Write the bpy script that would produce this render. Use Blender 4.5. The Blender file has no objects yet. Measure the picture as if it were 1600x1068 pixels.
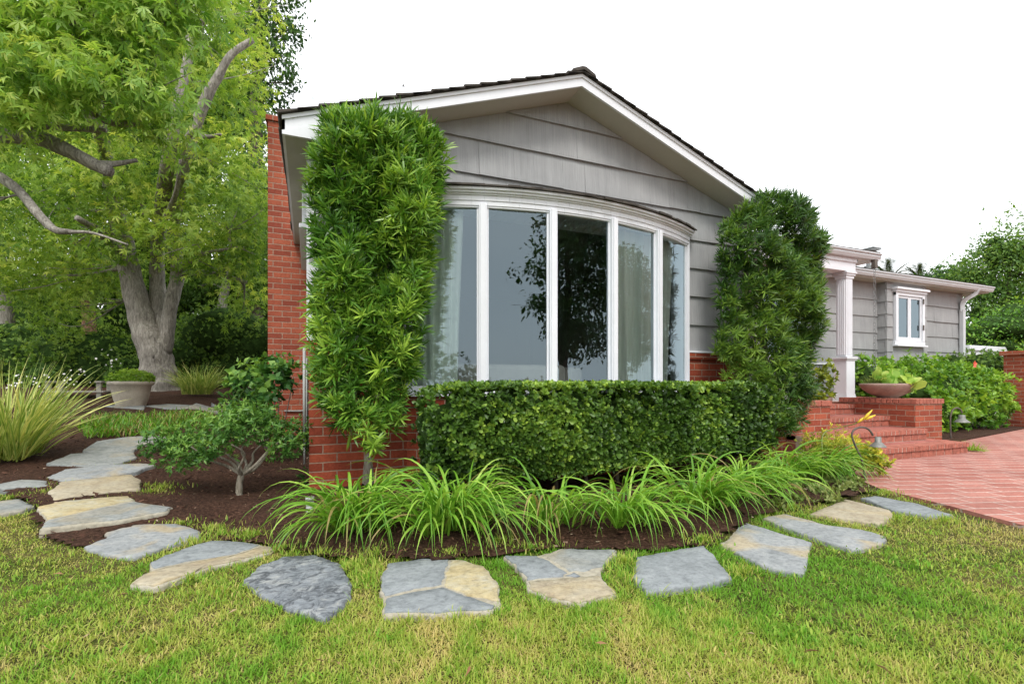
import bpy, math, random
import numpy as np
rng = np.random.default_rng(11)
random.seed(11)
PI = math.pi
scene = bpy.context.scene
COL = scene.collection

# ------------------------------------------------------------------ object helpers
def tag(o, label=None, cat=None, group=None, kind=None):
    if label: o['label'] = label
    if cat: o['category'] = cat
    if group: o['group'] = group
    if kind: o['kind'] = kind
    return o

def empty(name, loc=(0, 0, 0), label=None, cat=None, group=None):
    o = bpy.data.objects.new(name, None)
    COL.objects.link(o)
    o.location = loc
    o.empty_display_size = .1
    return tag(o, label, cat, group)

def copy_tree(o, parent=None):
    c = o.copy()
    COL.objects.link(c)
    if parent is not None:
        c.parent = parent
    for ch in list(o.children):
        copy_tree(ch, c)
    return c

def link_mesh(name, me, mats, parent=None, smooth=False, bevel=0):
    for m in (mats if isinstance(mats, (list, tuple)) else [mats]):
        me.materials.append(m)
    o = bpy.data.objects.new(name, me)
    COL.objects.link(o)
    if smooth:
        me.polygons.foreach_set('use_smooth', np.ones(len(me.polygons), bool))
    if parent is not None:
        o.parent = parent
        pl = parent.location
        p = parent.parent
        off = np.array(parent.location)
        while p is not None:
            off = off + np.array(p.location)
            p = p.parent
        if np.abs(off).sum() > 0:          # geometry is written in world metres
            co = np.empty(len(me.vertices) * 3)
            me.vertices.foreach_get('co', co)
            co = (co.reshape(-1, 3) - off).ravel()
            me.vertices.foreach_set('co', co)
    if bevel:
        b = o.modifiers.new('bevel', 'BEVEL')
        b.width = bevel
        b.segments = 2
        b.limit_method = 'ANGLE'
    me.update()
    return o

class MB:
    def __init__(self):
        self.v, self.f, self.mi = [], [], []
    def add(self, vs, fs, mi=0):
        n = len(self.v)
        self.v += [tuple(map(float, p)) for p in vs]
        self.f += [tuple(i + n for i in q) for q in fs]
        self.mi += [mi] * len(fs)
        return self
    def box(self, a, b, mi=0):
        x0, y0, z0 = a; x1, y1, z1 = b
        vs = [(x0,y0,z0),(x1,y0,z0),(x1,y1,z0),(x0,y1,z0),(x0,y0,z1),(x1,y0,z1),(x1,y1,z1),(x0,y1,z1)]
        return self.add(vs, [(0,3,2,1),(4,5,6,7),(0,1,5,4),(1,2,6,5),(2,3,7,6),(3,0,4,7)], mi)
    def prism(self, poly, z0, z1, mi=0):
        """poly: list of (x,y) counter-clockwise, extruded in z"""
        n = len(poly)
        vs = [(p[0], p[1], z0) for p in poly] + [(p[0], p[1], z1) for p in poly]
        fs = [tuple(range(n - 1, -1, -1)), tuple(range(n, 2 * n))]
        fs += [(i, (i + 1) % n, n + (i + 1) % n, n + i) for i in range(n)]
        return self.add(vs, fs, mi)
    def prism_y(self, poly, y0, y1, mi=0):
        """poly: list of (x,z), extruded along y"""
        n = len(poly)
        vs = [(p[0], y0, p[1]) for p in poly] + [(p[0], y1, p[1]) for p in poly]
        fs = [tuple(range(n)), tuple(range(2 * n - 1, n - 1, -1))]
        fs += [(i, n + i, n + (i + 1) % n, (i + 1) % n) for i in range(n)]
        return self.add(vs, fs, mi)
    def hexa(self, b, t, mi=0):
        return self.add(list(b) + list(t), [(0,3,2,1),(4,5,6,7),(0,1,5,4),(1,2,6,5),(2,3,7,6),(3,0,4,7)], mi)
    def lathe(self, c, prof, n=28, mi=0):
        cx, cy, cz = c
        vs, fs = [], []
        for r, z in prof:
            for k in range(n):
                a = 2 * PI * k / n
                vs.append((cx + r * math.cos(a), cy + r * math.sin(a), cz + z))
        for i in range(len(prof) - 1):
            for k in range(n):
                k2 = (k + 1) % n
                fs.append((i*n+k, i*n+k2, (i+1)*n+k2, (i+1)*n+k))
        return self.add(vs, fs, mi)
    def tube(self, pts, rad, n=10, mi=0, cap=True, rough=0., seed=0):
        V, F = tube_np(pts, rad, n, rough, seed)
        m = len(pts)
        fs = [tuple(q) for q in F]
        if cap:
            fs.append(tuple(range(n - 1, -1, -1)))
            fs.append(tuple((m - 1) * n + k for k in range(n)))
        return self.add(V.tolist(), fs, mi)
    def build(self, name, mats, parent=None, smooth=False, bevel=0):
        me = bpy.data.meshes.new(name)
        me.from_pydata(self.v, [], self.f)
        me.polygons.foreach_set('material_index', np.array(self.mi, np.int32))
        box_uv(me)
        return link_mesh(name, me, mats, parent, smooth, bevel)

def box_uv(me):
    nl = len(me.loops)
    if nl == 0: return
    co = np.empty(len(me.vertices) * 3); me.vertices.foreach_get('co', co); co = co.reshape(-1, 3)
    vi = np.empty(nl, np.int32); me.loops.foreach_get('vertex_index', vi)
    nn = np.empty(len(me.polygons) * 3); me.polygons.foreach_get('normal', nn); nn = np.abs(nn.reshape(-1, 3))
    lt = np.empty(len(me.polygons), np.int32); me.polygons.foreach_get('loop_total', lt)
    ax = np.argmax(nn * np.array([1, 1, 1.0001]), 1)
    ax = np.repeat(ax, lt)
    p = co[vi]
    uv = np.where((ax == 2)[:, None], p[:, :2], np.where((ax == 1)[:, None], p[:, [0, 2]], p[:, [1, 2]]))
    lay = me.uv_layers.new(name='UVMap')
    lay.data.foreach_set('uv', uv.astype(np.float32).ravel())

def tube_np(pts, rad, n=10, rough=0., seed=0):
    pts = np.array(pts, float)
    m = len(pts)
    rad = np.broadcast_to(np.array(rad, float), (m,))
    t = np.gradient(pts, axis=0)
    t /= np.linalg.norm(t, axis=1)[:, None] + 1e-9
    u = np.cross(t[0], (0, 0, 1.))
    if np.linalg.norm(u) < .2: u = np.cross(t[0], (1., 0, 0))
    u /= np.linalg.norm(u)
    a = np.arange(n) * 2 * PI / n
    V = []
    r_ = np.random.default_rng(seed)
    ph = r_.uniform(0, 6, 4)
    for i in range(m):
        u = u - t[i] * (u @ t[i]); u /= np.linalg.norm(u) + 1e-9
        w = np.cross(t[i], u)
        rr = rad[i] * (1 + rough * (np.sin(2*a + ph[0] + i*.35) * .5 + np.sin(3*a + ph[1] - i*.5) * .5 + np.sin(5*a + ph[2]) * .35 + np.sin(i*1.3 + ph[3]) * .4))
        V.append(pts[i] + rr[:, None] * (np.cos(a)[:, None] * u + np.sin(a)[:, None] * w))
    V = np.concatenate(V)
    k = np.arange(n); k2 = (k + 1) % n
    F = np.concatenate([np.stack([i*n+k, i*n+k2, (i+1)*n+k2, (i+1)*n+k], 1) for i in range(m - 1)])
    return V, F

def spline(pts, per=6):
    """Catmull-Rom through points"""
    p = np.array(pts, float)
    p = np.concatenate([[2*p[0]-p[1]], p, [2*p[-1]-p[-2]]])
    out = []
    for i in range(1, len(p) - 2):
        for k in range(per):
            t = k / per
            out.append(.5 * ((2*p[i]) + (-p[i-1]+p[i+1])*t + (2*p[i-1]-5*p[i]+4*p[i+1]-p[i+2])*t*t + (-p[i-1]+3*p[i]-3*p[i+1]+p[i+2])*t**3))
    out.append(p[-2])
    return np.array(out)

def np_mesh(name, V, loops, totals, mats, parent=None, tint=None, smooth=False):
    me = bpy.data.meshes.new(name)
    loops = np.asarray(loops, np.int32).ravel(); totals = np.asarray(totals, np.int32).ravel()
    me.vertices.add(len(V)); me.vertices.foreach_set('co', np.asarray(V, np.float32).ravel())
    me.loops.add(len(loops)); me.loops.foreach_set('vertex_index', loops)
    me.polygons.add(len(totals))
    st = np.concatenate([[0], np.cumsum(totals)[:-1]]).astype(np.int32)
    me.polygons.foreach_set('loop_start', st)
    me.polygons.foreach_set('loop_total', totals)
    me.update(calc_edges=True)
    me.validate()
    if tint is not None:
        at = me.attributes.new('tint', 'FLOAT', 'POINT')
        at.data.foreach_set('value', np.asarray(tint, np.float32).ravel())
    return link_mesh(name, me, mats, parent, smooth)

# leaf templates: axis along +x, normal +z, unit length
def T_(v, f): return np.array(v, float), f
LANCE = T_([(0,0,0),(.3,.055,.015),(.3,-.055,.015),(.7,.05,-.01),(.7,-.05,-.01),(1,0,-.09)], [(0,2,4,3,1),(3,4,5)])
OBOV = T_([(0,0,0),(.45,.2,.05),(.45,-.2,.05),(.8,.24,.03),(.8,-.24,.03),(1,0,-.02),(.5,0,-.02)], [(0,6,1),(0,2,6),(6,5,3,1),(6,2,4,5)])
OVATE = T_([(0,0,0),(.4,.27,.06),(.4,-.27,.06),(1,0,-.12),(.45,0,-.01)], [(0,4,1),(0,2,4),(4,3,1),(4,2,3)])
ROUND = T_([(0,0,0),(.1,.32,.06),(.1,-.32,.06),(.6,.42,.1),(.6,-.42,.1),(1,.12,.0),(1,-.12,.0),(.45,0,-.05)], [(0,7,1),(0,2,7),(7,3,1),(7,2,4),(7,5,3),(7,4,6),(7,6,5)])
def star():
    v = [(0, 0, 0)]
    f = []
    for ang, L in ((-115, .5), (-52, .85), (0, 1.0), (52, .85), (115, .5)):
        a = math.radians(ang); n = len(v)
        for da, l, z in ((-17, .45*L, .03), (0, L, -.13), (17, .45*L, .03)):
            b = a + math.radians(da)
            v.append((.15 + l * math.cos(b), l * math.sin(b), z))
        f.append((0, n, n+1, n+2))
    return T_(v, f)
STAR = star()
FAN = T_([(0,0,0),(.35,.3,.03),(.35,-.3,.03),(.85,.25,-.05),(.85,-.25,-.05),(1.0,0,-.08)], [(0,2,4,5,3,1)])

def norm(a): return a / (np.linalg.norm(a, axis=-1, keepdims=True) + 1e-9)
def rand_dir(n, r=rng): return norm(r.normal(size=(n, 3)))

def leaf_arrays(tmpl, pos, d, nrm, size, tint, wid=None):
    V0, F0 = tmpl
    x = norm(d); z = norm(nrm - (nrm * x).sum(1)[:, None] * x); y = np.cross(z, x)
    N = len(pos); nv = len(V0)
    s = np.broadcast_to(size, (N,))[:, None, None]
    w = 1 if wid is None else np.broadcast_to(wid, (N,))[:, None, None]
    V = pos[:, None, :] + s * (V0[None, :, 0:1] * x[:, None, :] + w * V0[None, :, 1:2] * y[:, None, :] + V0[None, :, 2:3] * z[:, None, :])
    lp = np.concatenate([np.array(q) for q in F0]); tt = np.array([len(q) for q in F0])
    L = (np.arange(N)[:, None] * nv + lp[None]).ravel()
    return V.reshape(-1, 3), L, np.tile(tt, N), np.repeat(np.broadcast_to(tint, (N,)), nv)

def join_arrays(parts):
    V, L, TT, TI = [], [], [], []
    n = 0
    for v, l, t, ti in parts:
        V.append(v); L.append(l + n); TT.append(t); TI.append(ti); n += len(v)
    return np.concatenate(V), np.concatenate(L), np.concatenate(TT), np.concatenate(TI)

def leaves(name, parts, m, parent=None):
    V, L, t, ti = join_arrays(parts if isinstance(parts, list) else [parts])
    return np_mesh(name, V, L, t, m, parent, ti)

def blades_arrays(base, az, tilt, bend, length, width, segs, tint, keel=0., tipw=.02, roll=None, prof=None, edge=0.):
    """arching strap leaves; returns arrays"""
    N = len(base)
    t = np.linspace(0, 1, segs + 1)
    th = tilt[:, None] + bend[:, None] * t[None] ** 1.4
    stp = (length / segs)[:, None]
    r = np.concatenate([np.zeros((N, 1)), np.cumsum(np.sin(th[:, :-1]) * stp, 1)], 1)
    zz = np.concatenate([np.zeros((N, 1)), np.cumsum(np.cos(th[:, :-1]) * stp, 1)], 1)
    ca, sa = np.cos(az)[:, None], np.sin(az)[:, None]
    P = np.stack([base[:, 0:1] + r * ca, base[:, 1:2] + r * sa, base[:, 2:3] + zz], -1)
    side = np.stack([-sa + 0*r, ca + 0*r, 0*r], -1)
    if roll is not None:
        up = np.stack([-np.cos(th) * ca, -np.cos(th) * sa, np.sin(th)], -1)
        rl = (roll[:, None] * t[None])[..., None]
        side = side * np.cos(rl) + up * np.sin(rl)
    if prof is None:
        pr = np.minimum(1, .6 + t * 2) * np.clip((1 - t) * 1.9, tipw, 1)
    else:
        pr = prof(t)
    w = .5 * width[:, None, None] * pr[None, :, None]
    if keel:
        nrm = np.stack([-np.cos(th) * ca, -np.cos(th) * sa, np.sin(th)], -1)
        V = np.stack([P - side * w, P - nrm * w * keel, P + side * w], 2)
        k = 3
    else:
        V = np.stack([P - side * w, P + side * w], 2)
        k = 2
    nv = (segs + 1) * k
    q = []
    for i in range(segs):
        for j in range(k - 1):
            q.append([i*k+j, i*k+j+1, (i+1)*k+j+1, (i+1)*k+j])
    q = np.array(q).ravel()
    L = (np.arange(N)[:, None] * nv + q[None]).ravel()
    tt = np.full(N * segs * (k - 1), 4)
    ti = np.broadcast_to(tint[:, None], (N, nv)).copy()
    if edge and k == 3: ti[:, 0::3] += edge; ti[:, 2::3] += edge; ti[:, 1::3] -= edge * .6
    return V.reshape(-1, 3), L, tt, ti.ravel()

class Wob:
    """cheap smooth noise, about -1..1"""
    def __init__(self, freq, seed, n=7):
        r = np.random.default_rng(seed)
        self.k = rand_dir(n, r) * freq * r.uniform(.6, 1.6, (n, 1)); self.p = r.uniform(0, 6.28, n); self.n = n
    def __call__(self, p):
        p = np.asarray(p)
        if p.shape[-1] == 2: p = np.concatenate([p, np.zeros(p.shape[:-1] + (1,))], -1)
        return np.cos(p @ self.k.T + self.p).sum(-1) / math.sqrt(self.n) * .8

def in_poly(px, py, poly):
    poly = np.asarray(poly)[:, :2]
    ins = np.zeros(px.shape, bool)
    n = len(poly)
    for i in range(n):
        x0, y0 = poly[i]; x1, y1 = poly[(i + 1) % n]
        if y0 == y1: continue
        c = ((y0 > py) != (y1 > py)) & (px < (x1 - x0) * (py - y0) / (y1 - y0) + x0)
        ins ^= c
    return ins

def edge_dist(px, py, poly):
    poly = np.asarray(poly)[:, :2]
    d = np.full(px.shape, 1e9)
    for i in range(len(poly)):
        a = poly[i]; b = poly[(i + 1) % len(poly)]
        ab = b - a; l = ab @ ab + 1e-12
        t = np.clip(((px - a[0]) * ab[0] + (py - a[1]) * ab[1]) / l, 0, 1)
        d = np.minimum(d, np.hypot(px - a[0] - t * ab[0], py - a[1] - t * ab[1]))
    return d

YS = [2.4, 3.5, 4.8, 6, 8.56, 10.8, 14, 40]
ZS = [0, .05, .12, .226, .53, .73, .85, .9]
def terrain(x, y):
    x = np.asarray(x, float); y = np.asarray(y, float)
    w = np.clip((-.35 - x) / 1.15, 0, 1); w = w * w * (3 - 2 * w)
    return np.interp(y, YS, ZS) * w

# ------------------------------------------------------------------ materials
def new_mat(name):
    m = bpy.data.materials.new(name); m.use_nodes = True
    nt = m.node_tree
    return m, nt, nt.nodes['Principled BSDF']

class NT:
    def __init__(self, nt): self.nt = nt
    def n(self, typ, ins=None, **props):
        nd = self.nt.nodes.new(typ)
        for k, v in props.items(): setattr(nd, k, v)
        for k, v in (ins or {}).items():
            sk = nd.inputs[k]
            if isinstance(v, bpy.types.NodeSocket): self.nt.links.new(v, sk)
            else: sk.default_value = v
        return nd
    def link(self, a, b): self.nt.links.new(a, b)
    def ramp(self, fac, stops, interp='LINEAR'):
        nd = self.nt.nodes.new('ShaderNodeValToRGB')
        cr = nd.color_ramp; cr.interpolation = interp
        while len(cr.elements) < len(stops): cr.elements.new(.5)
        for e, (p, c) in zip(cr.elements, stops):
            e.position = p; e.color = (*c, 1) if len(c) == 3 else c
        self.link(fac, nd.inputs[0])
        return nd.outputs[0]
    def mix(self, fac, a, b, mode='MIX'):
        nd = self.nt.nodes.new('ShaderNodeMix'); nd.data_type = 'RGBA'; nd.blend_type = mode
        for sk, v in ((nd.inputs[0], fac), (nd.inputs[6], a), (nd.inputs[7], b)):
            if isinstance(v, bpy.types.NodeSocket): self.link(v, sk)
            elif isinstance(v, (int, float)): sk.default_value = v
            else: sk.default_value = (*v, 1)
        return nd.outputs[2]
    def math(self, op, a, b=0.):
        nd = self.nt.nodes.new('ShaderNodeMath'); nd.operation = op
        for sk, v in ((nd.inputs[0], a), (nd.inputs[1], b)):
            if isinstance(v, bpy.types.NodeSocket): self.link(v, sk)
            else: sk.default_value = v
        return nd.outputs[0]
    def coord(self, kind='Object', scale=(1, 1, 1), loc=(0, 0, 0), rot=(0, 0, 0)):
        tc = self.n('ShaderNodeTexCoord')
        mp = self.n('ShaderNodeMapping', {'Vector': tc.outputs[kind], 'Scale': scale, 'Location': loc, 'Rotation': rot})
        return mp.outputs[0]
    def pos(self, scale=(1, 1, 1), rot=(0, 0, 0)):
        g = self.n('ShaderNodeNewGeometry')
        mp = self.n('ShaderNodeMapping', {'Vector': g.outputs['Position'], 'Scale': scale, 'Rotation': rot})
        return mp.outputs[0]
    def noise(self, vec, scale, detail=4, rough=.55, dist=0.):
        return self.n('ShaderNodeTexNoise', {'Vector': vec, 'Scale': scale, 'Detail': detail, 'Roughness': rough, 'Distortion': dist}).outputs[0]
    def bump(self, height, dist=.01, strength=1., normal=None):
        nd = self.n('ShaderNodeBump', {'Height': height, 'Distance': dist, 'Strength': strength})
        if normal is not None: self.link(normal, nd.inputs['Normal'])
        return nd.outputs[0]

def plain(name, col, rough=.5, var=.08, nscale=6., metal=0., bump=0., spec=.5):
    m, nt, b = new_mat(name); n = NT(nt)
    v = n.pos()
    f = n.noise(v, nscale, 5)
    f2 = n.noise(v, nscale * 9, 3)
    f = n.math('ADD', n.math('MULTIPLY', f, .65), n.math('MULTIPLY', f2, .35))
    c0 = tuple(max(0, x * (1 - var * 1.6)) for x in col); c1 = tuple(min(1, x * (1 + var * 1.6)) for x in col)
    n.link(n.ramp(f, [(.3, c0), (.7, c1)]), b.inputs['Base Color'])
    b.inputs['Roughness'].default_value = rough; b.inputs['Metallic'].default_value = metal
    b.inputs['Specular IOR Level'].default_value = spec
    if bump: n.link(n.bump(f2, bump), b.inputs['Normal'])
    return m

def leaf_mat(name, dark, mid, light, trans=.35, rough=.45, spec=.35, gain=1.3, dry=None):
    dark, mid, light = (tuple(min(.85, x * gain) for x in q) for q in (dark, mid, light))
    """tint attribute 0..1 runs from the dark to the light colour"""
    m, nt, b = new_mat(name); n = NT(nt)
    at = n.n('ShaderNodeAttribute', attribute_name='tint')
    f = n.noise(n.pos(), 9., 2)
    fac = n.math('ADD', at.outputs['Fac'], n.math('MULTIPLY', n.math('SUBTRACT', f, .5), .5))
    col = n.ramp(fac, ([(.0, dry), (.07, dry)] if dry else []) + [(.12, dark), (.5, mid), (.92, light)])
    n.link(col, b.inputs['Base Color'])
    b.inputs['Roughness'].default_value = rough
    b.inputs['Specular IOR Level'].default_value = spec
    tr = n.n('ShaderNodeBsdfTranslucent', {'Color': n.mix(1., col, (1.15, 1.12, .65), 'MULTIPLY')})
    mx = n.n('ShaderNodeMixShader', {0: trans, 1: b.outputs[0], 2: tr.outputs[0]})
    n.link(mx.outputs[0], nt.nodes['Material Output'].inputs[0])
    return m

def brick_mat(name, c1, c2, mortar, bw=.215, rh=.0725, ms=.006, offs=.5, soil=True, rot=0., bump=.006, ztop=0.):
    m, nt, b = new_mat(name); n = NT(nt)
    uv = n.coord('UV', rot=(0, 0, rot))
    warp = n.n('ShaderNodeVectorMath', {0: uv, 1: n.n('ShaderNodeVectorMath', {0: n.n('ShaderNodeTexNoise', {'Vector': uv, 'Scale': 14., 'Detail': 3.}).outputs[1], 1: (.006, .006, 0)}, operation='MULTIPLY').outputs[0]}, operation='ADD').outputs[0]
    br = n.n('ShaderNodeTexBrick', {'Vector': warp, 'Color1': (*c1, 1), 'Color2': (*c2, 1), 'Mortar': (*mortar, 1), 'Scale': 1., 'Mortar Size': ms,
             'Mortar Smooth': .35, 'Bias': -.1, 'Brick Width': bw, 'Row Height': rh}, offset=offs)
    big = n.noise(n.pos(), 1.7, 5)
    fine = n.noise(n.pos(), 55, 5, .65)
    col = n.mix(.55, br.outputs[0], n.ramp(fine, [(.3, (.55, .5, .5)), (.7, (1.3, 1.3, 1.3))]), 'MULTIPLY')
    col = n.mix(.5, col, n.ramp(big, [(.3, (.65, .6, .6)), (.7, (1.25, 1.22, 1.2))]), 'MULTIPLY')
    n.link(col, b.inputs['Base Color'])
    b.inputs['Roughness'].default_value = .88
    b.inputs['Specular IOR Level'].default_value = .2
    hgt = n.math('ADD', n.math('MULTIPLY', n.math('SUBTRACT', 1., br.outputs[1]), 1.), n.math('MULTIPLY', fine, .35))
    n.link(n.bump(hgt, bump), b.inputs['Normal'])
    return m

M = {}
M['white'] = plain('white_paint', (.72, .735, .775), .42, .03, 4.)
M['soffit'] = plain('shade_toned_soffit', (.47, .455, .40), .7, .04, 3.)  # white soffit with its shadow and warm bounce put into the colour
M['metal'] = plain('grey_metal', (.22, .23, .23), .5, .15, 8., .4)
M['pipe'] = plain('pipe_paint', (.36, .37, .36), .5, .1, 9.)
M['iron'] = plain('weathered_iron', (.12, .10, .085), .65, .3, 20., .3)
M['lampm'] = plain('patina_metal', (.20, .20, .185), .55, .25, 25., .35)
M['gutter'] = plain('gutter_paint', (.54, .555, .575), .45, .04, 5.)
M['wood'] = plain('bench_wood', (.36, .34, .29), .75, .15, 10.)
M['pot'] = plain('cast_stone', (.42, .375, .30), .85, .18, 7., bump=.004)
M['bowl'] = plain('bowl_clay', (.33, .235, .195), .8, .2, 8., bump=.004)
M['soil'] = plain('potting_soil', (.03, .02, .014), .95, .3, 20.)
M['curtain'] = None
M['sofa'] = plain('sofa_fabric', (.52, .50, .46), .95, .05, 12.)
M['room'] = plain('room_paint', (.42, .41, .385), .9, .03, 2.)
M['floorwood'] = plain('room_floor', (.10, .055, .03), .5, .15, 4.)
M['dark'] = plain('unlit_room_tone', (.03, .032, .035), .9, .1, 3.)  # darkness of an unlit interior put into the colour
M['brick'] = brick_mat('red_brick', (.33, .074, .036), (.18, .036, .020), (.34, .23, .165))
M['brick2'] = brick_mat('red_brick_old', (.40, .112, .062), (.24, .056, .035), (.40, .28, .21))
M['tread'] = brick_mat('brick_tread', (.42, .145, .115), (.33, .10, .08), (.48, .32, .27), bw=.2, rh=.1, ms=.006)
M['paver'] = brick_mat('brick_paving', (.44, .205, .165), (.35, .135, .105), (.55, .42, .37), bw=.30, rh=.15, ms=.009, rot=.3, bump=.004)
M['nosing'] = plain('nosing_brick', (.37, .122, .082), .85, .3, 16., bump=.004)
M['mortar'] = plain('pale_mortar', (.50, .38, .32), .95, .1, 20.)

def siding_mat():
    m, nt, b = new_mat('grey_siding'); n = NT(nt)
    uv = n.coord('UV')
    str_ = n.n('ShaderNodeMapping', {'Vector': uv, 'Scale': (150, 2.2, 1)}).outputs[0]
    s1 = n.noise(str_, 1., 4, .6)
    big = n.noise(uv, 2.2, 4)
    mid = n.noise(n.n('ShaderNodeMapping', {'Vector': uv, 'Scale': (14, .8, 1)}).outputs[0], 1., 3)
    col = n.mix(1., n.ramp(big, [(.3, (.300, .306, .310)), (.7, (.368, .373, .376))]), n.ramp(s1, [(.3, (.86, .86, .86)), (.7, (1.06, 1.06, 1.06))]), 'MULTIPLY')
    col = n.mix(.6, col, n.ramp(mid, [(.3, (.88, .88, .88)), (.7, (1.1, 1.1, 1.1))]), 'MULTIPLY')
    n.link(col, b.inputs['Base Color'])
    b.inputs['Roughness'].default_value = .7
    b.inputs['Specular IOR Level'].default_value = .3
    n.link(n.bump(s1, .006), b.inputs['Normal'])
    return m
M['siding'] = siding_mat()

def shingle_mat():
    m, nt, b = new_mat('roof_shingle'); n = NT(nt)
    f = n.noise(n.pos((3, 3, 3)), 3., 6, .65)
    n.link(n.ramp(f, [(.3, (.022, .018, .015)), (.7, (.085, .072, .060))]), b.inputs['Base Color'])
    b.inputs['Roughness'].default_value = .9
    n.link(n.bump(f, .01), b.inputs['Normal'])
    return m
M['shingle'] = shingle_mat()

def glass_mat(name, refl, tint=(.93, .97, .95)):
    m, nt, b = new_mat(name); n = NT(nt)
    nt.nodes.remove(b)
    fr = n.n('ShaderNodeFresnel', {'IOR': 1.5})
    f = n.math('ADD', n.math('MULTIPLY', fr.outputs[0], 1.4), refl)
    wav = n.bump(n.noise(n.pos(), 1.6, 1), .02, .25)
    gl = n.n('ShaderNodeBsdfGlossy', {'Color': (.72, .90, 1., 1), 'Roughness': .0, 'Normal': wav})
    tr = n.n('ShaderNodeBsdfTransparent', {'Color': (*tint, 1)})
    mx = n.n('ShaderNodeMixShader', {0: f, 1: tr.outputs[0], 2: gl.outputs[0]})
    n.link(mx.outputs[0], nt.nodes['Material Output'].inputs[0])
    return m
M['glass'] = glass_mat('window_glass', .08)

def curtain_mat():
    m, nt, b = new_mat('sheer_curtain'); n = NT(nt)
    f = n.noise(n.n('ShaderNodeMapping', {'Vector': n.coord('UV'), 'Scale': (20, 1, 1)}).outputs[0], 1.5, 3)
    col = n.ramp(f, [(.3, (.72, .80, .71)), (.7, (.86, .92, .85))])
    n.link(col, b.inputs['Base Color'])
    b.inputs['Roughness'].default_value = .9
    tr = n.n('ShaderNodeBsdfTranslucent', {'Color': (.7, .78, .7, 1)})
    mx = n.n('ShaderNodeMixShader', {0: .08, 1: b.outputs[0], 2: tr.outputs[0]})
    n.link(mx.outputs[0], nt.nodes['Material Output'].inputs[0])
    return m
M['curtain'] = curtain_mat()

def stone_mat(name, a, b_, c, ochre=0., band=3.):
    m, nt, b = new_mat(name); n = NT(nt)
    v = n.pos()
    f = n.noise(v, 5.5, 6, .62, .6)
    g = n.noise(v, 40, 6, .7)
    st = n.noise(n.pos((4, 7, 4), rot=(0, 0, .5)), 3.2, 7, .68, 1.2)
    col = n.ramp(n.math('ADD', n.math('MULTIPLY', f, .6), n.math('MULTIPLY', st, .4)), [(.33, a), (.5, b_), (.68, c)])
    if ochre:
        o = n.noise(v, 3.4, 4, .5, .8)
        col = n.mix(n.math('MULTIPLY', n.ramp(o, [(.5, (0, 0, 0)), (.64, (1, 1, 1))]), ochre), col, (.46, .34, .15))
    col = n.mix(.7, col, n.ramp(g, [(.32, (.55, .55, .56)), (.5, (1., 1., 1.)), (.72, (1.25, 1.25, 1.22))]), 'MULTIPLY')
    n.link(col, b.inputs['Base Color'])
    b.inputs['Roughness'].default_value = .78
    b.inputs['Specular IOR Level'].default_value = .3
    hh = n.math('ADD', n.math('MULTIPLY', st, .8), n.math('MULTIPLY', g, .35))
    n.link(n.bump(hh, .009), b.inputs['Normal'])
    return m
M['st_blue'] = stone_mat('blue_slate', (.15, .165, .172), (.23, .25, .26), (.30, .32, .33))
M['st_mix'] = stone_mat('ochre_streaked_slate', (.18, .192, .197), (.27, .285, .29), (.355, .36, .355), .5)
M['st_dark'] = stone_mat('dark_slate', (.075, .085, .10), (.16, .18, .20), (.33, .34, .34))
def lichen_stone():
    m = stone_mat('dark_mottled_slate', (.10, .115, .13), (.20, .22, .24), (.30, .315, .32))
    nt = m.node_tree; n = NT(nt); b = nt.nodes['Principled BSDF']
    src = b.inputs['Base Color'].links[0].from_socket
    sp = n.noise(n.pos(), 17, 7, .72, .9); sp2 = n.noise(n.pos(), 8, 4, .6, .5)
    col = n.mix(n.ramp(sp, [(.40, (.9, .9, .9)), (.53, (0, 0, 0))]), src, (.055, .060, .068))
    col = n.mix(n.ramp(n.math('ADD', n.math('MULTIPLY', sp, .5), n.math('MULTIPLY', sp2, .5)), [(.54, (0, 0, 0)), (.64, (.7, .7, .7))]), col, (.40, .40, .37))
    n.link(col, b.inputs['Base Color'])
    return m
M['st_dark'] = lichen_stone()
M['st_ochre'] = stone_mat('yellow_quartzite', (.33, .26, .13), (.42, .36, .22), (.42, .41, .34), .4)
M['st_grey'] = stone_mat('grey_slate', (.165, .178, .174), (.25, .263, .255), (.33, .335, .318), .25)
M['st_tan'] = stone_mat('tan_sandstone', (.25, .20, .14), (.36, .31, .22), (.44, .40, .31), .25)
M['st_mortar'] = stone_mat('stone_mortar', (.27, .24, .18), (.36, .33, .26), (.43, .40, .33))

def mulch_mat():
    m, nt, b = new_mat('bark_mulch'); n = NT(nt)
    v = n.pos()
    f = n.noise(v, 55, 6, .7, .5); g = n.noise(v, 3.2, 4); h = n.noise(v, 170, 3, .7)
    col = n.ramp(f, [(.3, (.012, .006, .004)), (.5, (.068, .034, .022)), (.68, (.15, .082, .056)), (.8, (.27, .19, .13))])
    col = n.mix(.6, col, n.ramp(g, [(.3, (.6, .6, .6)), (.7, (1.35, 1.3, 1.25))]), 'MULTIPLY')
    n.link(col, b.inputs['Base Color'])
    b.inputs['Roughness'].default_value = .95
    b.inputs['Specular IOR Level'].default_value = .15
    n.link(n.bump(n.math('ADD', f, n.math('MULTIPLY', h, .5)), .02), b.inputs['Normal'])
    return m
M['mulch'] = mulch_mat()

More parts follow.
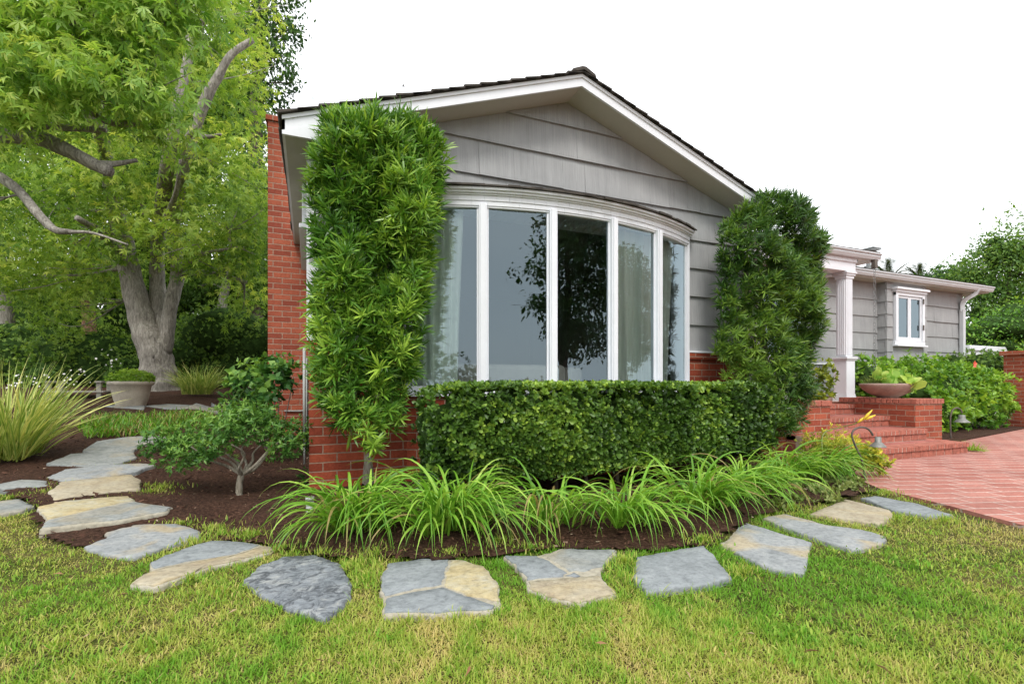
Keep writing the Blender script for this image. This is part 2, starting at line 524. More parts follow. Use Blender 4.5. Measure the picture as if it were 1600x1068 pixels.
def chip_mat(name, stops):
    m, nt, b = new_mat(name); n = NT(nt)
    at = n.n('ShaderNodeAttribute', attribute_name='tint')
    n.link(n.ramp(at.outputs['Fac'], stops), b.inputs['Base Color'])
    b.inputs['Roughness'].default_value = .9
    b.inputs['Specular IOR Level'].default_value = .2
    return m
M['chip'] = chip_mat('mulch_chip', [(0., (.02, .010, .007)), (.5, (.085, .04, .026)), (.85, (.16, .085, .055)), (1., (.36, .28, .20))])
M['litter'] = chip_mat('dry_leaf', [(0., (.20, .085, .04)), (.5, (.30, .19, .10)), (1., (.40, .31, .18))])

def lawn_mat():
    m, nt, b = new_mat('lawn_soil'); n = NT(nt)
    v = n.pos()
    f = n.noise(v, 60, 5, .7); g = n.noise(v, 2.4, 5, .6, .6)
    c1 = n.ramp(f, [(.3, (.032, .038, .010)), (.7, (.11, .125, .028))])
    c2 = n.ramp(f, [(.3, (.07, .055, .024)), (.7, (.20, .16, .065))])
    n.link(n.mix(n.ramp(g, [(.42, (0, 0, 0)), (.62, (1, 1, 1))]), c1, c2), b.inputs['Base Color'])
    b.inputs['Roughness'].default_value = .95
    b.inputs['Specular IOR Level'].default_value = .1
    n.link(n.bump(f, .02), b.inputs['Normal'])
    return m
M['lawn'] = lawn_mat()

def bark_mat(name, a, b_, c, sc=1.):
    m, nt, b = new_mat(name); n = NT(nt)
    v = n.pos((1, 1, .22))
    f = n.noise(v, 26 * sc, 6, .65, .8); g = n.noise(n.pos(), 2.5, 4)
    col = n.ramp(f, [(.3, a), (.5, b_), (.7, c)])
    col = n.mix(.6, col, n.ramp(g, [(.35, (.62, .62, .62)), (.65, (1.25, 1.25, 1.25))]), 'MULTIPLY')
    n.link(col, b.inputs['Base Color'])
    b.inputs['Roughness'].default_value = .9
    b.inputs['Specular IOR Level'].default_value = .2
    n.link(n.bump(f, .03), b.inputs['Normal'])
    return m
M['bark'] = bark_mat('grey_bark', (.13, .118, .10), (.30, .275, .24), (.48, .45, .40), 1.3)
M['bark2'] = bark_mat('brown_bark', (.045, .035, .028), (.13, .10, .08), (.24, .20, .16))
M['bark_pale'] = bark_mat('pale_bark', (.20, .17, .13), (.36, .32, .25), (.46, .43, .36), 2.5)
M['bark_red'] = bark_mat('red_bark', (.10, .05, .03), (.22, .12, .075), (.32, .21, .15))

M['l_podo'] = leaf_mat('podocarpus_leaf', (.022, .070, .010), (.085, .20, .022), (.29, .43, .055), .28, .31)
M['l_podo2'] = leaf_mat('podocarpus_leaf_fine', (.015, .045, .009), (.046, .112, .017), (.18, .29, .036), .25, .36)
M['l_hedge'] = leaf_mat('hedge_leaf', (.025, .062, .010), (.086, .170, .023), (.29, .41, .055), .3, .38, .4)
M['l_lily'] = leaf_mat('daylily_blade', (.055, .16, .014), (.15, .32, .028), (.31, .46, .075), .35, .40, dry=(.34, .27, .10))
M['l_gum'] = leaf_mat('sweetgum_leaf', (.070, .155, .022), (.24, .37, .055), (.50, .55, .12), .48, .5)
M['l_gum2'] = leaf_mat('sweetgum_leaf_deep', (.060, .155, .022), (.21, .36, .055), (.46, .54, .13), .46, .42)
M['l_dark'] = leaf_mat('dark_tree_leaf', (.014, .042, .010), (.038, .095, .020), (.10, .19, .032), .3, .45)
M['l_back'] = leaf_mat('background_leaf', (.045, .10, .018), (.12, .22, .035), (.28, .38, .060), .42, .5)
M['l_mid'] = leaf_mat('hedge_leaf_mid', (.038, .085, .018), (.105, .20, .035), (.23, .34, .06), .35, .5)
M['l_shrub'] = leaf_mat('shrub_leaf', (.022, .072, .014), (.075, .18, .030), (.22, .36, .06), .3, .4)
M['l_rose'] = leaf_mat('rose_leaf', (.018, .062, .014), (.055, .15, .032), (.22, .36, .06), .35, .42)
M['l_hib'] = leaf_mat('hibiscus_leaf', (.034, .105, .012), (.11, .25, .026), (.30, .45, .050), .35, .36)
M['l_right'] = leaf_mat('right_tree_leaf', (.035, .085, .016), (.085, .17, .030), (.19, .29, .055), .4, .5)
M['l_gold'] = leaf_mat('golden_shrub_leaf', (.10, .15, .015), (.28, .32, .03), (.58, .50, .055), .35, .5)
M['l_cover'] = leaf_mat('groundcover_leaf', (.05, .085, .02), (.13, .18, .045), (.27, .30, .10), .3, .5)
M['l_lettuce'] = leaf_mat('lettuce_leaf', (.11, .24, .04), (.24, .42, .08), (.46, .55, .16), .4, .45)
M['l_box'] = leaf_mat('boxwood_leaf', (.06, .15, .015), (.15, .28, .025), (.30, .42, .045), .35, .5)
M['l_flax'] = leaf_mat('flax_blade', (.11, .20, .035), (.28, .36, .075), (.60, .57, .22), .3, .45)
M['l_grass'] = leaf_mat('grass_blade', (.46, .38, .15), (.30, .36, .060), (.12, .27, .022), .35, .5, .2)
M['l_palm'] = leaf_mat('palm_frond', (.03, .05, .02), (.07, .10, .04), (.14, .17, .07), .2, .5)
M['petal_white'] = plain('white_petal', (.78, .77, .74), .6, .05)
M['petal_red'] = plain('coral_petal', (.75, .12, .07), .5, .1)
M['petal_yellow'] = plain('yellow_petal', (.75, .52, .04), .5, .1)

M['inner'] = plain('bush_core_shade', (.030, .060, .014), .95, .6, 14., spec=.05)  # dark tone stands in for the shade deep inside bushes


# ------------------------------------------------------------------ the setting: ground, mulch, patio
BED_FRONT = [(-2.523,4.560,0.107), (-2.197,4.532,0.106), (-1.974,4.478,0.103), (-1.588,4.019,0.078), (-1.331,3.381,0.042), (-1.049,3.172,0.023), (-0.874,3.126,0.014), (-0.741,3.423,0.012), (-0.504,3.156,0.002), (-0.258,2.897,0.000), (-0.039,2.719,0.000), (0.109,2.576,0.000), (0.339,2.442,0.000), (0.628,2.322,0.000), (0.910,2.270,0.000), (1.180,2.233,0.000), (1.442,2.102,0.000), (1.742,2.021,0.000), (1.987,2.005,0.000), (2.137,2.062,0.000), (2.510,2.221,0.000), (2.776,2.305,0.000), (3.178,2.333,0.000), (3.915,2.454,0.000), (4.231,2.469,0.000)]
BED = BED_FRONT + [(4.45,2.75,0), (4.95,3.15,0), (5.4,3.9,0), (5.4,4.6,0), (0.2,4.6,0), (.2,9.5,0), (1.5,16,0), (-9,16,0), (-9,5,0)]
PATIO = [(4.25,2.48),(4.45,2.75),(4.95,3.15),(5.0,3.95),(7.95,3.98),(9.1,4.38),(12.76,4.86),(24,4.83),(24,-9),(3.0,-9),(3.2,-2),(3.5,0),(3.72,.8),(3.95,1.52),(4.12,2.0)]

def grid_sheet(name, xs, ys, zf, mask, m, kind='structure'):
    X, Y = np.meshgrid(xs, ys)
    nx, ny = len(xs), len(ys)
    V = np.stack([X, Y, zf(X, Y)], -1).reshape(-1, 3)
    i = np.arange(ny - 1)[:, None] * nx + np.arange(nx - 1)[None]
    q = np.stack([i, i + 1, i + nx + 1, i + nx], -1).reshape(-1, 4)
    if mask is not None:
        cx = V[q].mean(1)
        q = q[mask(cx[:, 0], cx[:, 1])]
    used = np.unique(q); rm = np.full(len(V), -1); rm[used] = np.arange(len(used))
    o = np_mesh(name, V[used], rm[q].ravel(), np.full(len(q), 4), m, None, None, True)
    return tag(o, kind=kind)

def graded(lo, hi, flo, fhi, step, big):
    a = list(np.arange(flo, fhi + 1e-6, step)); s = step; x = flo
    while x > lo: s = min(s * 1.35, big); x -= s; a.insert(0, x)
    s = step; x = fhi
    while x < hi: s = min(s * 1.35, big); x += s; a.append(x)
    return np.array(a)
wl = Wob(1.1, 5); wl2 = Wob(6., 6)
def ground_z(X, Y):
    p = np.stack([X, Y], -1)
    near = (np.hypot(X, Y) < 40)
    house = (X > -.2) & (Y > 4.6)
    return terrain(X, Y) - .006 + np.where(near & (X < 3) & ~house, .006 * wl(p) + .003 * wl2(p) - .006, -.012)
grid_sheet('ground', graded(-220, 220, -6, 5, .12, 25), graded(-120, 260, -1, 9, .12, 25), ground_z, None, M['lawn'])
wb = Wob(4., 9); wb2 = Wob(16., 10); wbe = Wob(14., 12)
def mulch_z(X, Y):
    p = np.stack([X, Y], -1)
    return terrain(X, Y) + .012 + .012 * wb(p) + .006 * wb2(p)
pm = MB()
pm.prism([(p[0], p[1]) for p in PATIO][::-1] if False else [(p[0], p[1]) for p in reversed(PATIO)], -.05, .008)
tag(pm.build('brick_patio', M['paver']), kind='structure')
sb = MB(); sb.prism([(7.95,3.92),(12.76,4.84),(12.76,6.2),(7.95,6.2)], -.05, .03)
tag(sb.build('soil_strip', M['mulch']), kind='structure')

# ------------------------------------------------------------------ the house
house = empty('house', (2.38, 4.25, 0), 'single storey grey shingled house with white trimmed gable, curved bow window and red brick base', 'house')
HW = 4.76; YB = 4.247; YSID = 4.30; RX = 2.38; SL = .362
def under(x): return 3.66 - SL * abs(x - RX)           # underside of the rake at the wall

def clip_half(poly, a, b, c):
    """keep a*x+b*z<=c"""
    out = []
    for i in range(len(poly)):
        p, q = poly[i], poly[(i + 1) % len(poly)]
        dp, dq = a*p[0]+b*p[1]-c, a*q[0]+b*q[1]-c
        if dp <= 0: out.append(p)
        if dp * dq < 0:
            t = dp / (dp - dq); out.append((p[0]+(q[0]-p[0])*t, p[1]+(q[1]-p[1])*t))
    return out

def shakes(mb, x0, x1, z0, z1, org, dx, nrm, rnd, clips=(), wmin=.16, wmax=.55, tb=.031, tt=.004):
    """one course of grooved shakes between x0,x1 on a wall through org along dx facing nrm"""
    org, dx, nrm = map(np.array, (org, dx, nrm))
    x = x0
    while x < x1 - 1e-4:
        w = min(rnd.uniform(wmin, wmax), x1 - x)
        if x1 - x - w < .07: w = x1 - x
        zb = z0 + rnd.uniform(-.004, .003); t2 = tb + rnd.uniform(-.003, .004)
        gap = .0016
        poly = [(x + gap * .5, zb), (x + w - gap * .5, zb), (x + w - gap * .5, z1 + .012), (x + gap * .5, z1 + .012)]
        for cl in clips: poly = clip_half(poly, *cl)
        if len(poly) >= 3:
            fr, bk = [], []
            for px, pz in poly:
                th = tt + (t2 - tt) * max(0, (z1 - pz)) / (z1 - zb)
                b0 = org + dx * px; b0 = np.array([b0[0], b0[1], pz])
                fr.append(b0 + nrm * th); bk.append(b0)
            n = len(poly)
            mb.add(fr + bk, [tuple(range(n)), tuple(range(2*n-1, n-1, -1))] + [(i, n+i, n+(i+1)%n, (i+1)%n) for i in range(n)])
        x += w

COURSE = [1.205] + [1.52 + .317 * k for k in range(8)]
BX, BHW, BR, BY = 2.325, 1.545, 3.4, 3.86           # bow window: centre, half width, radius, front
r_ = random.Random(4)
mb = MB()
clips = [(SL, 1, 3.66 + SL * RX), (-SL, 1, 3.66 - SL * RX)]
for z0, z1 in zip(COURSE[:-1], COURSE[1:]):
    spans = [(0, BX - BHW + .03), (BX + BHW - .03, HW)] if z1 < 2.5 else [(0, HW)]
    for a, b in spans: shakes(mb, a, b, z0, z1, (0, YSID, 0), (1, 0, 0), (0, -1, 0), r_, clips)
mb.build('gable_siding', M['siding'], house)
w = MB()
w.box((0, YSID, .0), (BX - BHW, YSID + .14, 2.46)); w.box((BX + BHW, YSID, 0), (HW, YSID + .14, 2.46))
w.prism_y([(0, 2.46), (HW, 2.46), (HW, under(HW)), (RX, 3.66), (0, under(0))], YSID, YSID + .14)
w.box((0, YSID + .14, 0), (.14, 12, 2.78)); w.box((HW - .14, YSID + .14, 0), (HW, 12, 2.78))
w.build('house_wall', M['siding'], house)
rm = MB()
rm.box((.15, 4.45, .55), (4.61, 10, .6), 1); rm.box((.15, 10, .6), (4.61, 10.1, 2.8)); rm.box((.15, 4.45, 2.7), (4.61, 10, 2.8))
rm.box((.141, 4.45, .6), (.16, 10, 2.7)); rm.box((4.6, 4.45, .6), (4.619, 10, 2.7))
rm.build('room_lining', [M['room'], M['floorwood']], house)
# brick base of the gable wall
xl, xr = BX - BHW, BX + BHW
bk = MB(); bk.box((0, YB, -.1), (xl, YSID, 1.13)); bk.box((-.012, YB - .022, 1.13), (xl, YSID, 1.2)); bk.box((-.0, YSID, -.1), (.02, 7.08, 1.2))
bk.build('brick_base', M['brick'], house)
bk = MB(); bk.box((xr, YB, -.1), (HW + .02, YSID, 1.13)); bk.box((xr, YB - .022, 1.13), (HW + .03, YSID, 1.2))
bk.build('brick_base', M['brick'], house)
cap = MB(); cap.box((-.015, YB - .03, 1.2), (xl, YSID + .01, 1.222)); cap.build('base_cap', M['white'], house, bevel=.003)
cap = MB(); cap.box((xr, YB - .03, 1.2), (HW + .03, YSID + .01, 1.222))
cap.build('base_cap', M['white'], house, bevel=.003)
# bow window
def arc(off, n=24, hw=BHW):
    am = math.asin(hw / BR)
    return [(BX + (BR + off) * math.sin(a), BY + BR - (BR + off) * math.cos(a)) for a in np.linspace(-am, am, n)]
def arc_slab(mb, o0, o1, z0, z1, n=24, hw=BHW, yback=None):
    f = arc(o1, n, hw)
    if yback is None: b = arc(o0, n, hw)
    else: b = [(p[0], yback) for p in f]
    for i in range(n - 1):
        q = [f[i], f[i+1], b[i+1], b[i]]
        mb.hexa([(p[0], p[1], z0) for p in q], [(p[0], p[1], z1) for p in q])
bb = MB(); arc_slab(bb, -.3, 0.0, -.1, .66, 30, yback=YSID + .1); bb.build('bow_brick_base', M['brick'], house)
bb = MB(); arc_slab(bb, -.3, 0.03, .66, .745, 30, yback=YSID + .1); bb.build('bow_brick_ledge', M['brick'], house)
bow = MB()
arc_slab(bow, -.07, 0.005, .80, .835)                  # bottom rail
arc_slab(bow, -.07, 0.012, 2.39, 2.43)
arc_slab(bow, -.09, 0.004, 2.375, 2.39)
for sx in (-1, 1):                                      # end posts, return to the wall
    ex = BX + sx * BHW; ey = arc(0)[0][1]
    bow.box((min(ex, ex - sx * .075), ey - .004, .79), (max(ex, ex - sx * .075), YSID + .13, 2.43))
    bow.box((min(ex + sx * .012, ex - sx * .022), ey - .014, .79), (max(ex + sx * .012, ex - sx * .022), YSID - .001, 2.43))
bw = bow.build('bow_window', M['white'], house, bevel=.003)
sl = MB(); arc_slab(sl, -.3, .06, .745, .775, 30, yback=YSID + .12); arc_slab(sl, -.12, .03, .775, .80, 30)
sl.build('sill', M['white'], bw, bevel=.003)
cn = MB()
arc_slab(cn, -.3, .02, 2.43, 2.475, 30, yback=YSID + .12)
arc_slab(cn, -.3, .035, 2.475, 2.488, 30, yback=YSID - .001)
arc_slab(cn, -.3, .055, 2.488, 2.506, 30, yback=YSID - .001)
arc_slab(cn, -.3, .075, 2.506, 2.53, 30, yback=YSID - .001)
cn.build('cornice', M['white'], bw, bevel=.003)
rf = MB()
r2 = random.Random(8)
for row, (o, z0, dz) in enumerate(((.105, 2.531, .012), (.0, 2.545, .012), (-.1, 2.556, .012))):
    f = arc(o, 34, BHW + .02); b = [(p[0], YSID - .03) for p in f]
    for i in range(33):
        jo = r2.uniform(-.012, .008); jz = r2.uniform(0, .006)
        rad = np.array([(f[i][0] - BX), (f[i][1] - BY - BR)]); rad /= np.linalg.norm(rad)
        q0 = (f[i][0] + rad[0]*jo, f[i][1] + rad[1]*jo); q1 = (f[i+1][0] + rad[0]*jo, f[i+1][1] + rad[1]*jo)
        rf.hexa([(q0[0], q0[1], z0), (q1[0], q1[1], z0), (b[i+1][0], b[i+1][1], z0 + .045), (b[i][0], b[i][1], z0 + .045)],
                [(q0[0], q0[1], z0 + dz + jz), (q1[0], q1[1], z0 + dz + jz), (b[i+1][0], b[i+1][1], z0 + .045 + dz + jz), (b[i][0], b[i][1], z0 + .045 + dz + jz)])
rf.build('shingle_cap', M['shingle'], bw)
am = math.asin(BHW / BR)
fr = [-1, -.592, -.2, .2, .592, 1]
fp = [(BX + (BR) * math.sin(a * am), BY + BR - BR * math.cos(a * am), a * am) for a in fr]
for k in range(1, 5):
    x, y, a = fp[k]
    ca, sa = math.cos(a), math.sin(a)
    def loc(u, v): return (x + u * ca - v * sa * -1 * -1, y + u * sa + v * ca)
    mu = MB()
    for hw_, v0, v1 in ((.036, -.03, .06), (.024, -.042, -.03)):
        q = [loc(-hw_, v0), loc(hw_, v0), loc(hw_, v1), loc(-hw_, v1)]
        mu.hexa([(p[0], p[1], .80) for p in q], [(p[0], p[1], 2.40) for p in q])
    mu.build('mullion', M['white'], bw, bevel=.003)
for k in range(5):
    p, q = np.array(fp[k][:2]), np.array(fp[k + 1][:2])
    d = (q - p) / np.linalg.norm(q - p); nn = np.array([-d[1], d[0]])
    p = p + d * .03 + nn * .015; q = q - d * .03 + nn * .015
    g = MB(); g.add([(p[0], p[1], .82), (q[0], q[1], .82), (q[0], q[1], 2.40), (p[0], p[1], 2.40)], [(0, 1, 2, 3)])
    g.build('pane', M['glass'], bw)
    # slim sash bead round the pane
    s_ = MB()
    for (u0, u1, z0, z1) in ((0, .022, .83, 2.385), (1, .022, .83, 2.385)):
        c0 = p if u0 == 0 else q - d * .022
        c1 = c0 + d * .022
        n0 = -nn * .012; n1 = nn * .012
        quad = [c0 + n0, c1 + n0, c1 + n1, c0 + n1]
        s_.hexa([(t[0], t[1], z0) for t in quad], [(t[0], t[1], z1) for t in quad])
    s_.build('sash_bead', M['white'], bw)

# chimney
ch = MB()
ch.box((-.495, 7.08, -.3), (.0, 8.7, 4.28))
ch.build('chimney', M['brick2'], house)
chp = bpy.data.objects['chimney']
cc = MB(); cc.box((-.52, 7.05, 4.28), (.03, 8.73, 4.35)); cc.build('chimney_cap', M['brick2'], chp, bevel=.006)

# main roof
YF = 3.985
def roof_rows(mb, x_e, z_e, x_r, z_r, ya, yb, rows, rnd, wid=.22, th=.016):
    n = rows
    L = math.hypot(x_r - x_e, z_r - z_e); ux, uz = (x_r - x_e) / L, (z_r - z_e) / L
    nx, nz = -uz * (1 if ux > 0 else -1), abs(ux)
    for k in range(n):
        s0, s1 = L * k / n - .015, L * min(n, k + 1.6) / n
        y = ya + rnd.uniform(-.1, 0) * 0
        while y < yb:
            w = min(rnd.uniform(.14, .34), yb - y)
            j = rnd.uniform(-.012, .012); jt = rnd.uniform(-.005, .008)
            lo, hi = .004 + (th + jt), .002
            a0 = (x_e + ux * (s0 + j), z_e + uz * (s0 + j)); a1 = (x_e + ux * s1, z_e + uz * s1)
            mb.hexa([(a0[0], y, a0[1]), (a0[0], y + w - .004, a0[1]), (a1[0], y + w - .004, a1[1]), (a1[0], y, a1[1])],
                    [(a0[0] + nx * lo, y, a0[1] + nz * lo), (a0[0] + nx * lo, y + w - .004, a0[1] + nz * lo), (a1[0] + nx * hi, y + w - .004, a1[1] + nz * hi), (a1[0] + nx * hi, y, a1[1] + nz * hi)])
            y += w
ZR = 3.775; XE = -.185; ZE = ZR - SL * (RX - XE)
rb = MB(); rnd = random.Random(3)
roof_rows(rb, XE - .008, ZE - .002, RX, ZR + .002, YF - .03, 11, 18, rnd)
roof_rows(rb, 2*RX - XE + .008, ZE - .002, RX, ZR + .002, YF - .03, 11, 18, rnd)
rb.prism_y([(XE, ZE - .03), (2*RX - XE, ZE - .03), (RX, ZR - .02)], YSID + .2, 11)
roof = rb.build('roof', M['shingle'], house)
rc = MB()
y = YF - .035
while y < 11:
    rc.prism_y([(RX - .13, ZR - .03), (RX, ZR + .018), (RX + .13, ZR - .03), (RX + .12, ZR + .0), (RX + .02, ZR + .045 + rnd.uniform(0, .01)), (RX - .02, ZR + .045), (RX - .12, ZR + .0)][::-1], y, y + .26)
    y += .2
rc.build('ridge_cap', M['shingle'], roof)
for sx in (-1, 1):
    X = lambda u: RX + sx * u
    ue = RX - XE
    b = MB()
    def strip(y0, y1, t0, t1):
        poly = [(X(0), ZR - t0), (X(ue), ZE - t0), (X(ue), ZE - t1), (X(0), ZR - t1)]
        if sx < 0: poly = poly[::-1]
        b.prism_y(poly[::-1], y0, y1)
    strip(YF, YF + .03, .004, .034); strip(YF + .012, YF + .035, .034, .112)
    b.build('bargeboard', M['white'], house)
    s = MB()
    poly = [(X(0), ZR - .085), (X(ue), ZE - .085), (X(ue), ZE - .112), (X(0), ZR - .112)]
    s.prism_y(poly if sx > 0 else poly[::-1], YF + .035, YSID + .005)
    s.build('rake_soffit', M['soffit'], house)
    # boxed eave with its closing panel
    e = MB()
    x0, x1 = sorted((X(ue - .02), X(RX - .0)))
    e.box((x0, YF + .036, ZE - .135), (x1, 7.08 if sx < 0 else 11, ZE - .112))
    e.build('eave_soffit', M['soffit'], house)
    fb = MB()
    x0, x1 = sorted((X(ue), X(ue - .02)))
    fb.box((x0, YF + .012, ZE - .135), (x1, 7.07 if sx < 0 else 11, ZE - .012))
    fb.build('fascia', M['white'], house)
    rt = MB()
    pol = [(X(ue), ZE - .112), (X(ue - .36), ZE - .112 + .36 * SL), (X(ue - .36), ZE - .112), (X(ue - .30), ZE - .14), (X(ue), ZE - .14)]
    rt.prism_y(pol if sx < 0 else pol[::-1], YF + .008, YF + .033)
    rt.build('eave_return', M['white'], house)
rsh = MB()
for sx in (-1, 1):
    pz = [(RX, ZR - .002), (RX + sx * (RX - XE), ZE - .002), (RX + sx * (RX - XE), ZE - .03), (RX, ZR - .03)]
    rsh.prism_y(pz if sx > 0 else pz[::-1], YF + .04, YSID + .3)
rsh.build('roof_deck', M['soffit'], roof)
dr = MB(); dr.hexa([(XE - .012, 4.6, ZE), (XE - .003, 4.6, ZE), (XE - .003, 7.05, ZE), (XE - .012, 7.05, ZE)], [(XE - .012, 4.6, ZE + .06), (XE - .003, 4.6, ZE + .06), (XE - .003, 7.05, ZE + .06), (XE - .012, 7.05, ZE + .06)])
dr.build('roof_edge', M['shingle'], roof)
# frieze box and narrow window trim on the side wall, conduit by the chimney
fz = MB(); fz.box((-.06, 4.9, 2.32), (0, 6.6, ZE - .14)); fz.box((-.085, 4.85, 2.28), (0, 6.65, 2.32))
fz.build('side_frieze', M['white'], house, bevel=.004)
cb = MB(); cb.box((-.018, YSID - .03, 1.222), (.07, YSID - .001, 2.66)); cb.box((-.018, YSID - .001, 1.222), (-.001, YSID + .12, 2.66))
cb.build('corner_board', M['white'], house, bevel=.003)
cd = MB()
cd.tube([(-.03, 7.055, -.1), (-.03, 7.055, 1.2)], .013, 8)
cd.tube(spline([(-.30, 7.06, .50), (-.12, 7.06, .495), (-.05, 7.055, .51), (-.03, 7.05, .56)], 4), .010, 8)
cd.build('conduit', M['pipe'], house, True)
cd = MB(); cd.tube([(-.035, 4.32, .42), (-.035, 4.32, 1.15)], .012, 8); cd.tube([(-.035, 4.32, .2), (-.035, 4.32, .42)], .009, 8)
cd.build('conduit', M['pipe'], house, True)

# ---------------- right wing
WY = 6.0; WX0, WX1 = 4.76, 13.04
wg = MB()
wg.box((WX0, WY, 0), (WX1, WY + .14, 2.86)); wg.box((WX1 - .14, WY + .14, 0), (WX1, 10, 2.86))
wg.box((10.146, 5.81 + .03, 1.2), (11.41, WY - .002, 2.8))
wg.prism_y([(WX1 - .14, 2.86), (WX1, 2.86), (WX1, 2.86)], WY + .2, 9) if False else None
wg.build('wing_wall', M['siding'], house)
wsd = MB(); rr = random.Random(9)
CW = [.58, .89] + COURSE[0:]
for z0, z1 in zip(CW[:-1], CW[1:]):
    if z0 > 2.8: break
    shakes(wsd, 0, 10.146 - WX0, z0, min(z1, 2.86), (WX0, WY, 0), (1, 0, 0), (0, -1, 0), rr, wmin=.5, wmax=1.2, tb=.024)
    shakes(wsd, 11.41 - WX0, WX1 - WX0, z0, min(z1, 2.86), (WX0, WY, 0), (1, 0, 0), (0, -1, 0), rr, wmin=.4, wmax=.8, tb=.024)
z = 1.23
while z < 2.75:
    z1 = min(z + .24, 2.78)
    shakes(wsd, 0, .20, z, z1, (10.146, 6.01, 0), (0, -1, 0), (-1, 0, 0), rr, wmin=.3, wmax=.4, tb=.02)
    shakes(wsd, 0, 10.34 - 10.146 + .02, z, z1, (10.126, 5.84, 0), (1, 0, 0), (0, -1, 0), rr, wmin=.3, wmax=.4, tb=.02)
    shakes(wsd, 0, 11.43 - 11.3, z, z1, (11.3, 5.84, 0), (1, 0, 0), (0, -1, 0), rr, wmin=.3, wmax=.4, tb=.02)
    z += .24
shakes(wsd, 0, 1.02, 1.23, 1.62, (10.32, 5.84, 0), (1, 0, 0), (0, -1, 0), rr, wmin=1.1, wmax=1.2, tb=.02)
wsd.build('wing_siding', M['siding'], house)
wc = MB(); wc.box((WX0, WY - .045, 1.2), (10.12, WY - .0, 1.235)); wc.box((WX0, WY - .012, .56), (10.12, WY - .001, 1.2))
wc.box((10.09, 5.78, 1.195), (11.47, WY - .001, 1.225))
wc.build('water_table', M['white'], house, bevel=.003) if False else None
wc2 = MB(); wc2.box((WX0, WY - .045, 1.205), (10.12, WY - .0, 1.235)); wc2.build('water_table', M['white'], house, bevel=.003)
# wing roof
wr = MB(); rq = random.Random(12)
def roof_rows_y(mb, y_e, z_e, y_r, z_r, xa, xb, rows, rnd, th=.022):
    L = math.hypot(y_r - y_e, z_r - z_e); uy, uz = (y_r - y_e) / L, (z_r - z_e) / L
    ny, nz = -uz, uy
    for k in range(rows):
        s0, s1 = L * k / rows - .01, L * min(rows, k + 1.5) / rows
        x = xa
        while x < xb:
            w = min(rnd.uniform(.14, .34), xb - x); lo = .006 + th + rnd.uniform(-.004, .008); hi = .003
            a0 = (y_e + uy * s0, z_e + uz * s0); a1 = (y_e + uy * s1, z_e + uz * s1)
            mb.hexa([(x, a0[0], a0[1]), (x + w - .004, a0[0], a0[1]), (x + w - .004, a1[0], a1[1]), (x, a1[0], a1[1])],
                    [(x, a0[0] + ny*lo, a0[1] + nz*lo), (x + w - .004, a0[0] + ny*lo, a0[1] + nz*lo), (x + w - .004, a1[0] + ny*hi, a1[1] + nz*hi), (x, a1[0] + ny*hi, a1[1] + nz*hi)])
            x += w
roof_rows_y(wr, 5.70, 2.925, 9.6, 2.925 + 3.9 * .30, 4.0, 13.5, 18, rq)
wr.add([(4.0, 5.75, 2.90), (13.5, 5.75, 2.90), (13.5, 9.6, 4.07), (4.0, 9.6, 4.07), (13.5, 9.6, 2.9), (4, 9.6, 2.9)], [(0, 1, 2, 3), (1, 4, 2), (0, 3, 5), (3, 2, 4, 5)])
wrf = wr.build('wing_roof', M['shingle'], house)
ws = MB(); ws.box((WX0, 5.74, 2.80), (13.48, WY + .2, 2.825)); ws.box((13.04, WY + .2, 2.80), (13.48, 9.6, 2.825)); ws.build('wing_soffit', M['soffit'], house)
def gutter(x0, x1, yf, zt, hgt=.10):
    g = MB()
    prof = [(yf + .09, zt), (yf + .09, zt - hgt), (yf + .035, zt - hgt), (yf + .012, zt - hgt * .55), (yf + .016, zt - hgt * .3), (yf - .006, zt - .02), (yf - .006, zt), (yf + .004, zt), (yf + .004, zt - .012), (yf + .08, zt - .014), (yf + .08, zt)]
    n = len(prof)
    vs = [(x0, p[0], p[1]) for p in prof] + [(x1, p[0], p[1]) for p in prof]
    g.add(vs, [tuple(range(n)), tuple(range(2*n-1, n-1, -1))] + [(i, n+i, n+(i+1)%n, (i+1)%n) for i in range(n)])
    return g.build('gutter', M['gutter'], house)
gutter(6.2, 13.55, 5.66, 2.925)
# downspout at the far end
dsp = MB()
dsp.tube(spline([(13.0, 5.72, 2.86), (13.0, 5.76, 2.76), (12.92, 5.88, 2.66), (12.9, 5.93, 2.58), (12.9, 5.93, 2.4)], 5), .055, 4)
dsp.box((12.86, 5.89, .05), (12.95, 5.965, 2.45))
dsp.build('downspout', M['gutter'], house, bevel=.006)
